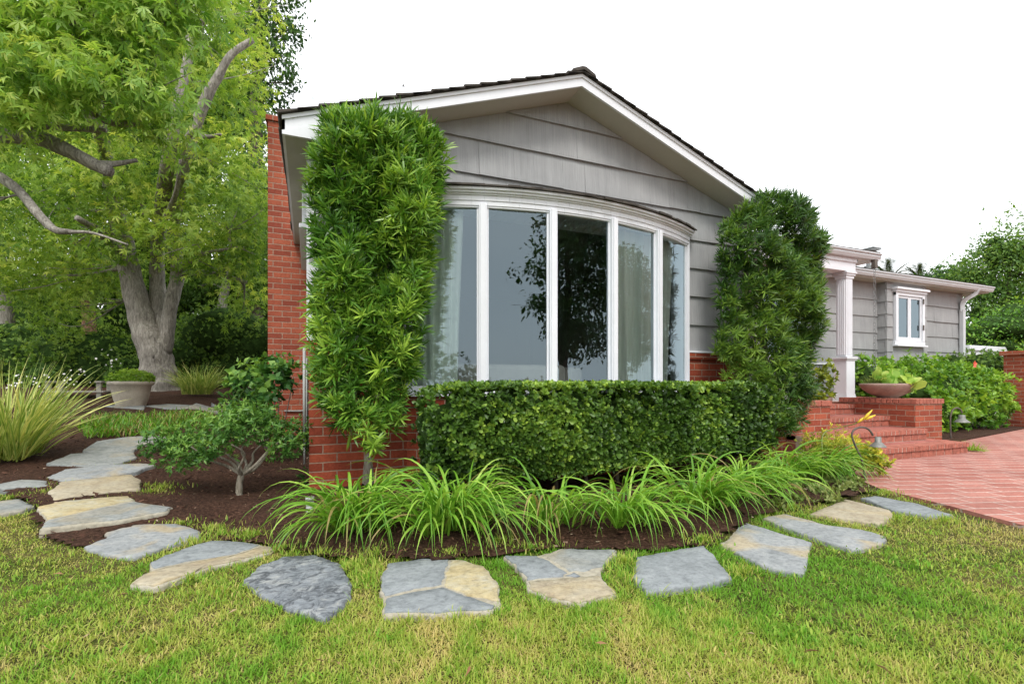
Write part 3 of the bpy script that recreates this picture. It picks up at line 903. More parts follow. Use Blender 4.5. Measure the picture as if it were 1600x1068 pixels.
# bay window on the wing
BYF = 5.815
def casement(x0, x1, z0, z1, yf, name, two=True):
    f = MB(); t = .068
    f.box((x0, yf - .035, z0), (x0 + t, yf + .02, z1)); f.box((x1 - t, yf - .035, z0), (x1, yf + .02, z1))
    f.box((x0, yf - .033, z1 - t * .9), (x1, yf + .018, z1 - .001))
    win = f.build(name, M['white'], house, bevel=.004)
    hd = MB(); hd.box((x0 - .03, yf - .06, z1), (x1 + .03, yf + .02, z1 + .045)); hd.box((x0 - .06, yf - .095, z1 + .045), (x1 + .06, yf + .02, z1 + .085))
    hd.build('head_trim', M['white'], win, bevel=.004)
    si = MB(); si.box((x0 - .02, yf - .03, z0 - .07), (x1 + .02, yf + .02, z0)); si.box((x0 - .03, yf - .075, z0 - .10), (x1 + .03, yf + .02, z0 - .07))
    si.build('sill', M['white'], win, bevel=.004)
    xa, xb = x0 + t, x1 - t; xm = (xa + xb) / 2
    for (a, b) in ((xa + .004, xm - .003), (xm + .003, xb - .004)):
        s = MB(); u = .042; zb, zt = z0 + .005, z1 - t * .9 - .004
        s.box((a, yf - .012, zb), (a + u, yf + .016, zt)); s.box((b - u, yf - .012, zb), (b, yf + .016, zt))
        s.box((a + u, yf - .012, zb), (b - u, yf + .016, zb + u * 1.8)); s.box((a + u, yf - .012, zt - u), (b - u, yf + .016, zt))
        sh = s.build('sash', M['white'], win, bevel=.003)
        g = MB(); g.add([(a + u, yf + .004, zb + u), (b - u, yf + .004, zb + u), (b - u, yf + .004, zt - u), (a + u, yf + .004, zt - u)], [(0, 1, 2, 3)])
        g.build('pane', M['glass'], win)
        bl = MB(); bl.box((a + u, yf + .0175, zb + u * 1.5), (b - u, yf + .019, zt - u)); bl.build('window_backing', M['dark'], win)  # dark sheet standing in for the unlit room behind the pane
    for zz in (z0 + .25 * (z1 - z0), z0 + .8 * (z1 - z0)):
        h = MB(); h.box((x1 - t - .012, yf - .05, zz), (x1 - t + .02, yf - .036, zz + .10)); h.build('hinge', M['iron'], win)
    return win
casement(10.36, 11.28, 1.68, 2.62, BYF, 'casement_window')
casement(6.9, 8.17, 1.26, 2.56, WY - .03, 'porch_window')

# porch roof and column
pr = MB(); rp = random.Random(21)
PX1, PY = 8.17, 4.75
roof_rows_y(pr, PY + .03, 2.86, 8.2, 2.86 + 3.45 * .27, 4.3, PX1 - .02, 15, rp)
pr.add([(4.3, PY + .06, 2.83), (PX1 - .03, PY + .06, 2.83), (PX1 - .03, 8.2, 3.76), (4.3, 8.2, 3.76), (PX1 - .03, 8.2, 2.83), (4.3, 8.2, 2.83)], [(0, 1, 2, 3), (1, 4, 2), (0, 3, 5), (3, 2, 4, 5)])
pr.build('porch_roof', M['shingle'], house)
ps = MB(); ps.box((4.9, PY + .085, 2.76), (PX1 - .05, WY - .02, 2.785)); ps.box((PX1 - .05, PY + .03, 2.76), (PX1, WY - .02, 2.86)); ps.build('porch_ceiling', M['white'], house)
gutter(4.95, PX1, PY, 2.865)
pb = MB(); pb.box((4.9, 4.86, 2.56), (7.71, 5.06, 2.759)); pb.box((7.50, 5.06, 2.56), (7.70, WY - .02, 2.758)); pb.box((4.9, 4.84, 2.70), (7.73, 4.86, 2.757)); pb.box((7.711, 4.84, 2.70), (7.73, WY - .02, 2.757))
pb.build('porch_beam', M['white'], house, bevel=.004)
co = MB()
cx, cy = 7.60, 4.96
def sq(mb, hw, z0, z1): mb.box((cx - hw, cy - hw, z0), (cx + hw, cy + hw, z1))
hw = .075
sq(co, hw, 1.27, 2.50)
for s in (-1, 1):                                      # reeds on every face
    for u in (-.045, -.015, .015, .045):
        co.tube([(cx + u, cy + s * hw, 1.30), (cx + u, cy + s * hw, 2.45)], .012, 8)
        co.tube([(cx + s * hw, cy + u, 1.30), (cx + s * hw, cy + u, 2.45)], .012, 8)
col = co.build('porch_column', M['white'], house, bevel=.003)
pe = MB(); sq(pe, .098, .70, 1.215); sq(pe, .11, .562, .67); sq(pe, .104, .67, .70); sq(pe, .112, 1.215, 1.235); sq(pe, .125, 1.235, 1.262); pe.build('pedestal', M['white'], col, bevel=.004)
cp = MB(); sq(cp, .09, 2.46, 2.50); sq(cp, .105, 2.50, 2.53); sq(cp, .12, 2.53, 2.559); cp.build('capital', M['white'], col, bevel=.004)
# vent pipe with its cowl on the roof
vx, vy, vz = (10.883,6.600,3.358)
vp = MB(); vp.tube([(vx, vy, vz - .2), (vx, vy, vz + .30)], .04, 12); vp.hexa([(vx-.16, vy-.15, vz+.27), (vx+.16, vy-.15, vz+.30), (vx+.16, vy+.15, vz+.30), (vx-.16, vy+.15, vz+.27)], [(vx-.16, vy-.15, vz+.295), (vx+.16, vy-.15, vz+.325), (vx+.16, vy+.15, vz+.325), (vx-.16, vy+.15, vz+.295)]); vp.box((vx-.04, vy-.12, vz+.335), (vx+.24, vy+.12, vz+.36)); vp.tube([(vx+.05, vy, vz+.3), (vx+.05, vy, vz+.34)], .03, 8); vp.tube([(vx, vy, vz - .12), (vx, vy, vz - .02)], .08, 12)
vp.build('roof_vent', M['metal'], house)
# rain chain hanging from the porch gutter
rcn = MB()
cxr, cyr = 8.06, 4.80
z = 2.66
k = 0
while z > .75:
    n = 10
    pts = [(cxr + (.018 * math.cos(a) if k % 2 == 0 else 0), cyr + (.018 * math.cos(a) if k % 2 else 0), z + .032 * math.sin(a)) for a in np.linspace(0, 2 * PI, n)]
    rcn.tube(pts, .003, 5, cap=False)
    z -= .052; k += 1
rch = rcn.build('rain_chain', M['metal'])
tag(rch, 'thin metal rain chain hanging from the end of the porch gutter', 'rain chain')
oc = MB(); oc.box((cxr - .035, cyr - .03, 2.64), (cxr + .035, cyr + .03, 2.77)); oc.build('gutter_outlet', M['iron'], house, bevel=.004)

# ---------------- steps, planters, pier
def brick_row(mb, x0, x1, y0, y1, z0, z1, pitch, axis='x', gap=.012, rnd=random.Random(5)):
    a, b = (x0, x1) if axis == 'x' else (y0, y1)
    n = max(1, round((b - a) / pitch)); p = (b - a) / n
    for i in range(n):
        j = rnd.uniform(-.0025, .0025); jz = rnd.uniform(-.002, .002)
        if axis == 'x': mb.box((a + i*p + gap/2, y0 + j, z0), (a + (i+1)*p - gap/2, y1, z1 + jz))
        else: mb.box((x0 + j, a + i*p + gap/2, z0), (x1 + j, a + (i+1)*p - gap/2, z1 + jz))
steps = empty('brick_steps', (6.4, 3.4, 0), 'flight of four red brick steps rising to the porch column', 'steps')
RS = [(5.05, 7.49, 3.37, 3.98, .14), (5.0, 7.31, 3.71, 4.4, .28), (5.755, 7.31, 4.15, 4.9, .42), (4.8, 8.3, 4.62, 5.98, .56)]
for i, (x0, x1, y0, y1, zt) in enumerate(RS):
    xa = max(x0, 5.755) if i == 3 else x0
    xb = min(x1, 7.42) if i == 3 else x1
    s = MB(); s.box((x0, y0 + .09, -.05), (x1, y1, zt - .003), 0)
    # riser tiles, soldier bricks on the face
    st = s.build('step', [M['tread']], steps)
    f = MB(); f.box((xa, y0 + .023, -.05), (xb, y0 + .088, zt - .06), 1)
    brick_row(f, xa, xb, y0 + .018, y0 + .06, zt - .14 + .004, zt - .062, .165)
    f.build('riser', [M['nosing'], M['mortar']], st, bevel=.002)
    nb = MB(); nb.box((xa, y0 + .005, zt - .058), (xb, y0 + .20, zt - .004), 1)
    brick_row(nb, xa, xb, y0, y0 + .2, zt - .056, zt, .075)
    if i == 0:
        brick_row(nb, x1 - .19, x1 + .012, y0 + .2, y1 - .02, zt - .056, zt, .075, 'y')
        nb.box((x1 - .1, y0 + .05, 0), (x1 - .004, y1, zt - .058), 1)
    nb.build('nosing', [M['nosing'], M['mortar']], st, bevel=.003)
plw = MB()
plw.box((7.32, 3.86, .0), (7.915, 5.5, .585)); pln = plw.build('brick_planter', M['brick2'])
tag(pln, 'low red brick planter wall right of the steps carrying the clay bowl', 'planter wall')
c_ = MB(); c_.box((7.315, 3.852, .585), (7.918, 5.5, .592), 1)
brick_row(c_, 7.30, 7.93, 3.84, 4.05, .592, .655, .075); brick_row(c_, 7.30, 7.51, 4.05, 4.85, .592, .655, .075, 'y'); brick_row(c_, 7.72, 7.93, 4.05, 5.5, .592, .655, .075, 'y')
c_.box((7.51, 4.05, .592), (7.72, 5.5, .64), 1)
c_.build('coping', [M['nosing'], M['mortar']], pln, bevel=.005)
lw = MB(); lw.box((4.79, 3.92, -.05), (5.75, 4.12, .59)); lw.box((5.56, 4.12, -.05), (5.75, 5.0, .59))
lww = lw.build('brick_wall', M['brick2']); tag(lww, 'low red brick cheek wall between the right clipped podocarpus and the steps', 'low wall')
c_ = MB(); brick_row(c_, 4.79, 5.765, 3.90, 4.13, .592, .655, .215); brick_row(c_, 5.55, 5.765, 4.13, 5.0, .592, .655, .215, 'y'); c_.box((4.79, 3.925, .585), (5.75, 4.11, .645), 1)
c_.build('coping', [M['nosing'], M['mortar']], lww, bevel=.005)
gp = MB(); gp.box((12.76, 4.81, -.05), (22, 5.2, 1.42)); gw = gp.build('garden_wall', M['brick2']); tag(gw, 'tall red brick garden wall beyond the hibiscus at the patio edge', 'wall')
gc = MB(); gc.box((12.71, 4.76, 1.42), (22, 5.25, 1.50)); gc.build('coping', M['brick2'], gw, bevel=.008)
ww = MB(); ww.box((15.95, 7.2, 0), (30, 7.5, 1.74)); ww.box((15.9, 7.15, 1.74), (30, 7.55, 1.87)); tag(ww.build('white_wall', M['white'], bevel=.01), 'white topped wall glimpsed behind the brick garden wall', 'wall')
nh = MB(); nh.box((13.2, 6.6, 1.9), (13.35, 9, 2.3)); nh.box((13.05, 6.55, 2.24), (13.5, 9, 2.29)); nh.build('side_window_hood', M['white'], house, bevel=.005)

# ---------------- curtains and sofa inside
def curtain(name, pts, label, z0=.82, z1=2.42, waves=6):
    p = spline(pts, 12); n = len(p)
    V, F = [], []
    rows = 14
    for j in range(rows + 1):
        t = j / rows
        for i in range(n):
            ph = i / (n - 1) * waves * 2 * PI
            A = .030 * (.55 + .6 * (1 - t)) * (1 + .4 * math.sin(i * .7))
            x, y, _ = p[i]
            x += .01 * math.sin(3 * t + i * .3)
            V.append((x + (p[-1][0] - p[0][0]) * .10 * (t - .5) * (i / (n - 1)), y + A * math.sin(ph + .6 * math.sin(2.2 * t)), z0 + (z1 - z0) * t))
    for j in range(rows):
        for i in range(n - 1):
            F.append((j*n+i, j*n+i+1, (j+1)*n+i+1, (j+1)*n+i))
    mb = MB(); mb.add(V, F)
    tag(mb.build(name, M['curtain'], None, True), label, 'curtain', 'curtains behind the bow window')
curtain('curtain', [(.88, 4.34, 0), (1.0, 4.28, 0), (1.12, 4.23, 0), (1.25, 4.19, 0)], 'pale green sheer curtain at the left end of the bow window', waves=5)
curtain('curtain', [(2.90, 4.16, 0), (3.2, 4.20, 0), (3.5, 4.28, 0), (3.75, 4.38, 0)], 'pale green sheer curtain across the right end of the bow window', waves=8)
sofa = empty('sofa', (1.95, 5.3, .6), 'low pale grey sofa with its back to the bow window, seen through the glass', 'sofa')
q = MB(); q.box((1.35, 4.72, .68), (2.62, 4.92, 1.06)); q.build('backrest', M['sofa'], sofa, bevel=.05)
q = MB(); q.box((1.35, 4.93, .68), (2.62, 5.6, .95)); q.build('seat', M['sofa'], sofa, bevel=.05)
for x in (1.14, 2.63):
    q = MB(); q.box((x, 4.72, .68), (x + .2, 5.6, 1.04)); q.build('armrest', M['sofa'], sofa, bevel=.05)
for x in (1.2, 2.73):
    for y in (4.8, 5.5):
        q = MB(); q.box((x, y, .6), (x + .05, y + .05, .68)); q.build('leg', M['floorwood'], sofa)

# ---------------- stepping stones
def stone(name, poly, mats, label, pieces=None, th=.05, seed=0):
    """poly in world metres; an irregular flag with a chipped rim and a slightly uneven face"""
    r = np.random.default_rng(seed)
    P = np.array(poly)[:, :2]
    c = P.mean(0)
    def refine(Q, amp):
        out = []
        for i in range(len(Q)):
            a, b = Q[i], Q[(i + 1) % len(Q)]
            L = np.linalg.norm(b - a); k = max(1, int(L / .022))
            d = (b - a) / (L + 1e-9); nn = np.array([d[1], -d[0]])
            for j in range(k):
                t = j / k
                out.append(a + (b - a) * t + nn * r.normal(0, amp) * (1 if j else .4) + nn * amp * 1.2 * math.sin(t * PI * 2 + seed))
        return np.array(out)
    xs_, ys_ = P[:, 0], P[:, 1]; cr = xs_ * np.roll(ys_, -1) - np.roll(xs_, -1) * ys_
    c = np.array([((xs_ + np.roll(xs_, -1)) * cr).sum(), ((ys_ + np.roll(ys_, -1)) * cr).sum()]) / (3 * cr.sum())   # centroid
    R = refine(P, .0035)
    z0 = float(terrain(*c)) + (.022 if in_poly(np.array([c[0]]), np.array([c[1]]), BED)[0] else 0); wz = Wob(7., seed + 40)
    # tilt with the ground
    e = .15
    gx = float(terrain(c[0] + e, c[1]) - terrain(c[0] - e, c[1])) / (2 * e); gy = float(terrain(c[0], c[1] + e) - terrain(c[0], c[1] - e)) / (2 * e)
    def zz(Q): return z0 + gx * (Q[:, 0] - c[0]) + gy * (Q[:, 1] - c[1]) + .004 * wz(Q)
    n = len(R)
    rings = [(1.012, -.06), (1.0, -.006), (.992, .002), (.97, .006), (.75, .008), (.5, .009), (.25, .009)]
    V, F = [], []
    for s, dz in rings:
        Q = c + (R - c) * s
        V += np.column_stack([Q, zz(Q) + dz]).tolist()
    V.append((*c, zz(c[None])[0] + .009))
    for k in range(len(rings) - 1):
        for i in range(n): F.append((k*n+i, k*n+(i+1)%n, (k+1)*n+(i+1)%n, (k+1)*n+i))
    for i in range(n): F.append(((len(rings)-1)*n+i, (len(rings)-1)*n+(i+1)%n, len(rings)*n))
    mb = MB(); mb.add(V, F)
    o = mb.build(name, M[mats], None, True)
    tag(o, label, 'stepping stone', 'flagstones of the garden path')
    for pp, pmname in (pieces or []):
        Q = np.array(pp)[:, :2]; pc = Q.mean(0)
        Q = refine(Q, .003); n2 = len(Q)
        V, F = [], []
        for s, dz in ((1.0, .0), (1.0, .0085), (.98, .0115), (.6, .012), (.3, .012)):
            q2 = pc + (Q - pc) * s; V += np.column_stack([q2, zz(q2) + dz]).tolist()
        V.append((*pc, zz(pc[None])[0] + .012))
        for k in range(4):
            for i in range(n2): F.append((k*n2+i, k*n2+(i+1)%n2, (k+1)*n2+(i+1)%n2, (k+1)*n2+i))
        for i in range(n2): F.append((4*n2+i, 4*n2+(i+1)%n2, 5*n2))
        m2 = MB(); m2.add(V, F); m2.build('slab_piece', M[pmname], o, True)
STONES = [
 ([(-1.925,4.062,0.080),(-1.857,4.212,0.088),(-1.769,4.230,0.089),(-1.599,4.007,0.077),(-1.635,3.908,0.072),(-1.705,3.867,0.070),(-1.827,3.886,0.071)], 'st_grey', 'grey flagstone cut by the left edge of the photo beside the lawn', None),
 ([(-2.157,4.586,0.108),(-2.039,4.623,0.110),(-1.959,4.726,0.116),(-1.774,4.627,0.111),(-1.722,4.465,0.102),(-1.873,4.479,0.103),(-1.965,4.458,0.102)], 'st_grey', 'thin grey flagstone edge under the variegated flax', None),
 ([(-1.960,5.755,0.204),(-1.992,6.180,0.247),(-1.782,6.374,0.270),(-1.452,6.378,0.269),(-1.378,6.179,0.240),(-1.555,5.857,0.213),(-1.529,5.646,0.195),(-1.756,5.594,0.190)], 'st_grey', 'grey flagstone farthest up the left path before the ground cover', None),
 ([(-2.038,5.284,0.163),(-2.001,5.631,0.193),(-1.555,5.652,0.195),(-1.429,5.366,0.168),(-1.488,5.163,0.152),(-1.733,5.114,0.148)], 'st_grey', 'broad blue grey flagstone second from the top of the left path', None),
 ([(-1.832,4.749,0.117),(-1.823,5.016,0.139),(-1.649,5.117,0.148),(-1.337,5.106,0.139),(-1.216,5.039,0.120),(-1.282,4.812,0.110),(-1.516,4.585,0.108),(-1.709,4.551,0.107)], 'st_mix', 'cracked blue grey flagstone just above the tan flagstone', None),
 ([(-1.631,4.264,0.091),(-1.668,4.540,0.106),(-1.299,4.722,0.106),(-1.183,4.516,0.085),(-1.120,4.246,0.067),(-1.337,4.147,0.080),(-1.516,4.038,0.079)], 'st_tan', 'brown tan flagstone on the left path', None),
 ([(-1.531,3.860,0.069),(-1.442,3.969,0.075),(-1.138,4.070,0.062),(-1.055,3.922,0.048),(-0.813,3.756,0.023),(-0.821,3.634,0.021),(-1.029,3.467,0.031),(-1.331,3.381,0.042),(-1.362,3.546,0.050)], 'st_mortar', 'flagstone of yellow and grey slabs left of the mulch corner',
   [([(-1.519,3.844,0.069),(-1.438,3.956,0.074),(-1.134,4.057,0.061),(-1.070,3.939,0.050),(-1.180,3.811,0.054),(-1.296,3.648,0.053),(-1.372,3.571,0.052)], 'st_ochre'), ([(-1.357,3.533,0.050),(-1.280,3.620,0.051),(-1.169,3.785,0.052),(-1.051,3.893,0.047),(-0.821,3.743,0.023),(-0.831,3.649,0.022),(-1.041,3.488,0.032),(-1.328,3.402,0.043)], 'st_grey')]),
 ([(-1.058,3.121,0.022),(-1.003,3.239,0.023),(-1.040,3.357,0.028),(-0.928,3.484,0.025),(-0.711,3.432,0.011),(-0.566,3.252,0.004),(-0.559,3.125,0.003),(-0.682,3.019,0.006),(-0.782,2.887,0.007),(-0.839,2.911,0.009),(-0.976,3.027,0.016)], 'st_mix', 'pale grey flagstone with a pointed left end in the lawn', None),
 ([(-0.697,2.511,0.001),(-0.659,2.652,0.002),(-0.697,2.776,0.004),(-0.585,2.957,0.003),(-0.487,3.051,0.001),(-0.360,3.004,0.000),(-0.163,2.836,0.000),(-0.173,2.742,0.000),(-0.414,2.593,0.000),(-0.548,2.449,0.000),(-0.591,2.423,0.000)], 'st_mortar', 'long slanting flagstone with a dark upper and tan lower slab',
   [([(-0.690,2.768,0.004),(-0.583,2.945,0.003),(-0.485,3.040,0.001),(-0.359,2.993,0.000),(-0.243,2.890,0.000),(-0.333,2.776,0.000),(-0.513,2.721,0.001),(-0.652,2.670,0.002)], 'st_blue'), ([(-0.692,2.514,0.001),(-0.648,2.637,0.002),(-0.504,2.701,0.001),(-0.325,2.757,0.000),(-0.225,2.861,0.000),(-0.171,2.817,0.000),(-0.179,2.756,0.000),(-0.417,2.611,0.000),(-0.552,2.467,0.000),(-0.594,2.435,0.000)], 'st_tan')]),
 ([(-0.264,2.363,0.000),(-0.227,2.542,0.000),(-0.125,2.662,0.000),(0.021,2.629,0.000),(0.132,2.452,0.000),(0.165,2.233,0.000),(0.155,2.031,0.000),(0.068,1.872,0.000),(-0.028,1.961,0.000),(-0.147,2.152,0.000)], 'st_dark', 'dark mottled rounded flagstone nearest the camera on the left', None),
 ([(0.292,2.202,0.000),(0.341,2.355,0.000),(0.510,2.360,0.000),(0.678,2.274,0.000),(0.750,2.152,0.000),(0.747,1.953,0.000),(0.686,1.751,0.000),(0.633,1.708,0.000),(0.448,1.747,0.000),(0.253,1.823,0.000),(0.269,2.016,0.000)], 'st_mortar', 'rounded flagstone of blue and yellow slabs in pale mortar',
   [([(0.299,2.199,0.000),(0.345,2.337,0.000),(0.507,2.345,0.000),(0.618,2.288,0.000),(0.544,2.075,0.000),(0.515,2.006,0.000),(0.379,1.998,0.000),(0.280,1.985,0.000),(0.276,2.046,0.000)], 'st_blue'), ([(0.627,2.274,0.000),(0.672,2.255,0.000),(0.743,2.139,0.000),(0.738,1.951,0.000),(0.682,1.769,0.000),(0.601,1.840,0.000),(0.523,1.976,0.000),(0.559,2.080,0.000)], 'st_ochre'), ([(0.259,1.836,0.000),(0.280,1.952,0.000),(0.379,1.971,0.000),(0.507,1.977,0.000),(0.587,1.836,0.000),(0.650,1.739,0.000),(0.632,1.719,0.000),(0.451,1.757,0.000)], 'st_blue')]),
 ([(0.882,2.233,0.000),(1.039,2.167,0.000),(1.186,2.209,0.000),(1.437,2.083,0.000),(1.405,2.036,0.000),(1.238,1.906,0.000),(1.177,1.812,0.000),(1.145,1.646,0.000),(0.959,1.632,0.000),(0.870,1.728,0.000),(0.837,1.839,0.000),(0.881,2.005,0.000)], 'st_mortar', 'flagstone of three slabs, two grey and one tan, with a dark chip',
   [([(0.888,2.224,0.000),(1.026,2.156,0.000),(1.052,2.070,0.000),(1.060,1.915,0.000),(1.027,1.885,0.000),(0.873,1.917,0.000),(0.885,1.998,0.000)], 'st_blue'), ([(1.066,2.118,0.000),(1.182,2.189,0.000),(1.425,2.077,0.000),(1.246,1.918,0.000),(1.139,1.898,0.000),(1.080,1.922,0.000)], 'st_grey'), ([(0.865,1.893,0.000),(1.046,1.861,0.000),(1.172,1.830,0.000),(1.141,1.654,0.000),(0.964,1.640,0.000),(0.877,1.736,0.000),(0.845,1.836,0.000)], 'st_tan'), ([(1.040,1.885,0.000),(1.089,1.903,0.000),(1.097,1.861,0.000),(1.074,1.855,0.000)], 'st_dark')]),
 ([(1.480,1.967,0.000),(1.911,1.972,0.000),(1.841,1.833,0.000),(1.696,1.590,0.000),(1.533,1.582,0.000),(1.261,1.614,0.000),(1.303,1.754,0.000)], 'st_blue', 'plain smooth blue flagstone in front of the mulch bed', None),
 ([(2.011,1.963,0.000),(2.459,2.199,0.000),(2.469,1.983,0.000),(2.491,1.796,0.000),(2.052,1.518,0.000),(1.978,1.576,0.000),(1.961,1.691,0.000),(1.993,1.841,0.000)], 'st_mix', 'blue flagstone streaked with ochre where the path turns to the patio', None),
 ([(2.643,2.241,0.000),(2.873,2.265,0.000),(2.880,1.991,0.000),(2.973,1.828,0.000),(2.955,1.695,0.000),(2.821,1.637,0.000),(2.576,1.630,0.000),(2.584,1.936,0.000)], 'st_mix', 'long narrow flagstone lying across the right end of the path', None),
 ([(3.028,2.200,0.000),(3.652,2.379,0.000),(3.616,2.058,0.000),(3.458,1.935,0.000),(3.183,1.865,0.000),(3.104,2.023,0.000)], 'st_tan', 'cream flagstone beside the leafy ground cover', None),
 ([(3.802,2.360,0.000),(3.960,2.365,0.000),(3.976,2.098,0.000),(3.852,1.819,0.000),(3.669,1.847,0.000),(3.617,2.020,0.000)], 'st_blue', 'thin blue flagstone closest to the brick patio', None),
]
for i, (poly, m_, lab, pcs) in enumerate(STONES):
    stone('stepping_stone', poly, m_, lab, pcs, seed=i)
def under_stones(x, y):
    o = np.zeros(x.shape, bool)
    for poly, *_q in STONES:
        P2 = np.array(poly)[:, :2]; c = P2.mean(0); o |= in_poly(x, y, c + (P2 - c) * .95)
    return o
grid_sheet('mulch_bed', np.arange(-9, 5.5, .045), np.arange(.9, 16, .045), mulch_z,
           lambda x, y: in_poly(x + .035 * wbe(np.stack([x, y], -1)), y + .035 * wbe(np.stack([y, x], -1)), BED) & ~((x > .15) & (y > 4.5)) & ~under_stones(x, y), M['mulch'])
# flat edging stones of the upper terrace
for i, (poly, lab) in enumerate([([(-2.161,8.482,0.483),(-1.926,8.601,0.548),(-1.595,8.463,0.557),(-1.500,8.206,0.501),(-1.753,8.095,0.448)], 'flat terrace edging stone beside the cast stone pot'),
                   ([(-1.562,8.124,0.488),(-1.542,8.441,0.567),(-1.175,8.396,0.582),(-1.091,8.145,0.533),(-1.277,8.006,0.479)], 'flat edging stone in the middle of the upper terrace'),
                   ([(-1.125,8.159,0.552),(-1.370,8.586,0.598),(-1.134,8.596,0.633),(-0.889,8.494,0.653),(-0.914,8.179,0.567)], 'flat edging stone of the terrace nearest the chimney'),
                   ([(-2.660,8.473,0.457),(-2.483,8.616,0.501),(-2.161,8.482,0.519),(-2.101,8.132,0.446)], 'flat edging stone under the cast stone pot')]):
    stone('edging_stone', poly, 'st_grey', lab, seed=60 + i)

# ---------------- garden objects
def path_lamp(base, pts, shade_c, r0, r1, hh, label, sc=1.):
    t = empty('path_lamp', base, label, 'path light', 'path lights')
    s = MB(); s.tube(spline(pts, 6), .0085 * sc, 8); s.build('stem', M['iron'], t, True)
    k = MB(); k.lathe(shade_c, [(.012*sc, hh), (r0, hh * .97), (r0 * 1.05, hh * .45), (r0 * 1.3, hh * .40), (r1, 0), (r1 * 1.02, -.004), (r1 * .93, .0), (r0, hh * .36), (.005, hh * .4)], 24)
    k.build('lamp_shade', M['lampm'], t, True)
    b = MB(); b.lathe((shade_c[0], shade_c[1], shade_c[2] + hh * .05), [(.001, -.02), (.018*sc, -.01), (.02*sc, .02), (.01*sc, .05)], 12); b.build('bulb', M['white'], t, True)
lb = (4.497,2.748,0.000)
path_lamp(lb, [(lb[0], lb[1], -.02), (4.518,2.777,0.088), (4.492,2.788,0.201), (4.434,2.812,0.342), (4.419,2.818,0.410), (4.445,2.807,0.455), (4.502,2.784,0.472), (4.559,2.760,0.449), (4.591,2.747,0.399)], (4.611,2.717,0.305), .024, .062, .085, 'bent iron path light with bell shade at the patio corner')
rb_ = (9.049,4.298,0.000)
path_lamp(rb_, [(rb_[0], rb_[1], -.02), (9.034,4.298,0.167), (9.034,4.298,0.342), (9.061,4.287,0.450), (9.124,4.261,0.489), (9.178,4.238,0.459), (9.196,4.231,0.411)], (9.196,4.231,0.274), .04, .10, .11, 'path light with wide grey shade in front of the hibiscus', 1.3)
# round cast stone pot on the terrace
pc = (-2.356,8.563,0.528)
pot = MB(); pot.lathe(pc, [(.001, 0), (.17, 0), (.175, .02), (.20, .10), (.203, .115), (.215, .16), (.218, .18), (.24, .30), (.272, .32), (.275, .36), (.25, .365), (.235, .33), (.001, .32)], 40)
po = pot.build('stone_pot', M['pot'], None, True); tag(po, 'round cream cast stone pot holding a clipped boxwood on the terrace', 'pot')
sp = MB(); sp.lathe((pc[0], pc[1], pc[2] + .325), [(.001, .01), (.236, .006)], 30); sp.build('potting_soil', M['soil'], po)
# clay bowl on the planter
bc = (7.62, 4.36, .657)
bo = MB(); bo.lathe((0, 0, 0), [(.001, 0), (.16, 0), (.17, .012), (.30, .06), (.40, .12), (.445, .175), (.455, .20), (.435, .205), (.42, .17), (.35, .16), (.001, .16)], 44)
bo.v = [(bc[0] + x * 1.02, bc[1] + y * .62, bc[2] + z) for x, y, z in bo.v]
bl = bo.build('clay_bowl', M['bowl'], None, True); tag(bl, 'wide shallow brown clay bowl planted with lettuce on the brick planter', 'bowl')
# bench
bp = (-3.064,9.508,0.531)
ben = empty('garden_bench', bp, 'weathered pale wooden bench end showing behind the variegated flax', 'bench')
rz = math.radians(8); ox, oy, oz = bp
for dx in (-.62, .0):
    for dy in (0, .42):
        q = MB(); q.box((ox + dx, oy + dy, oz - .2), (ox + dx + .06, oy + dy + .06, oz + .34)); q.build('leg', M['wood'], ben, bevel=.004)
q = MB()
for k in range(5): q.box((ox - .68, oy - .03 + k * .105, oz + .19), (ox + .1, oy + .06 + k * .105, oz + .215))
q.build('seat', M['wood'], ben, bevel=.004)
for dx in (-.62, 0):
    q = MB(); q.box((ox + dx - .01, oy - .04, oz + .341), (ox + dx + .08, oy + .42, oz + .37)); q.build('armrest', M['wood'], ben, bevel=.004)
# grey pipe stub
ps_ = (0.005,3.508,0.000)
pp = MB(); pp.tube([(ps_[0], ps_[1], -.05), (ps_[0] + .0, ps_[1] + .01, .085)], .024, 16); pp.tube([(ps_[0], ps_[1] + .01, .078), (ps_[0], ps_[1] + .01, .10)], .028, 16)
tag(pp.build('pipe_stub', M['pipe'], None, True), 'short grey pipe stub standing in the mulch at the house corner', 'pipe')


# ------------------------------------------------------------------ vegetation
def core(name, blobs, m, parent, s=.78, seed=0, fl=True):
    """solid dark core filling a dense bush, its inner shade put into the colour"""
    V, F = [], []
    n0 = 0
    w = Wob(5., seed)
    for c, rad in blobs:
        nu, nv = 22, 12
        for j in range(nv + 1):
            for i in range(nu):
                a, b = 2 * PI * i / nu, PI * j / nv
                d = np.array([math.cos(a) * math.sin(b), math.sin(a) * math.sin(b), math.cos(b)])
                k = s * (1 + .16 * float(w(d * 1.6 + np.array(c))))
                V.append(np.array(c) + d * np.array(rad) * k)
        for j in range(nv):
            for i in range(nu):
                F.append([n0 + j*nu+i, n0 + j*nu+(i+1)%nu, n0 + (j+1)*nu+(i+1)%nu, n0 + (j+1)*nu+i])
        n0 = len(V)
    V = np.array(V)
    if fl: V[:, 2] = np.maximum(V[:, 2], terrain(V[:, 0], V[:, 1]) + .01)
    return np_mesh(name, V, np.array(F).ravel(), np.full(len(F), 4), M[m] if isinstance(m, str) else m, parent, np.full(len(V), .12))

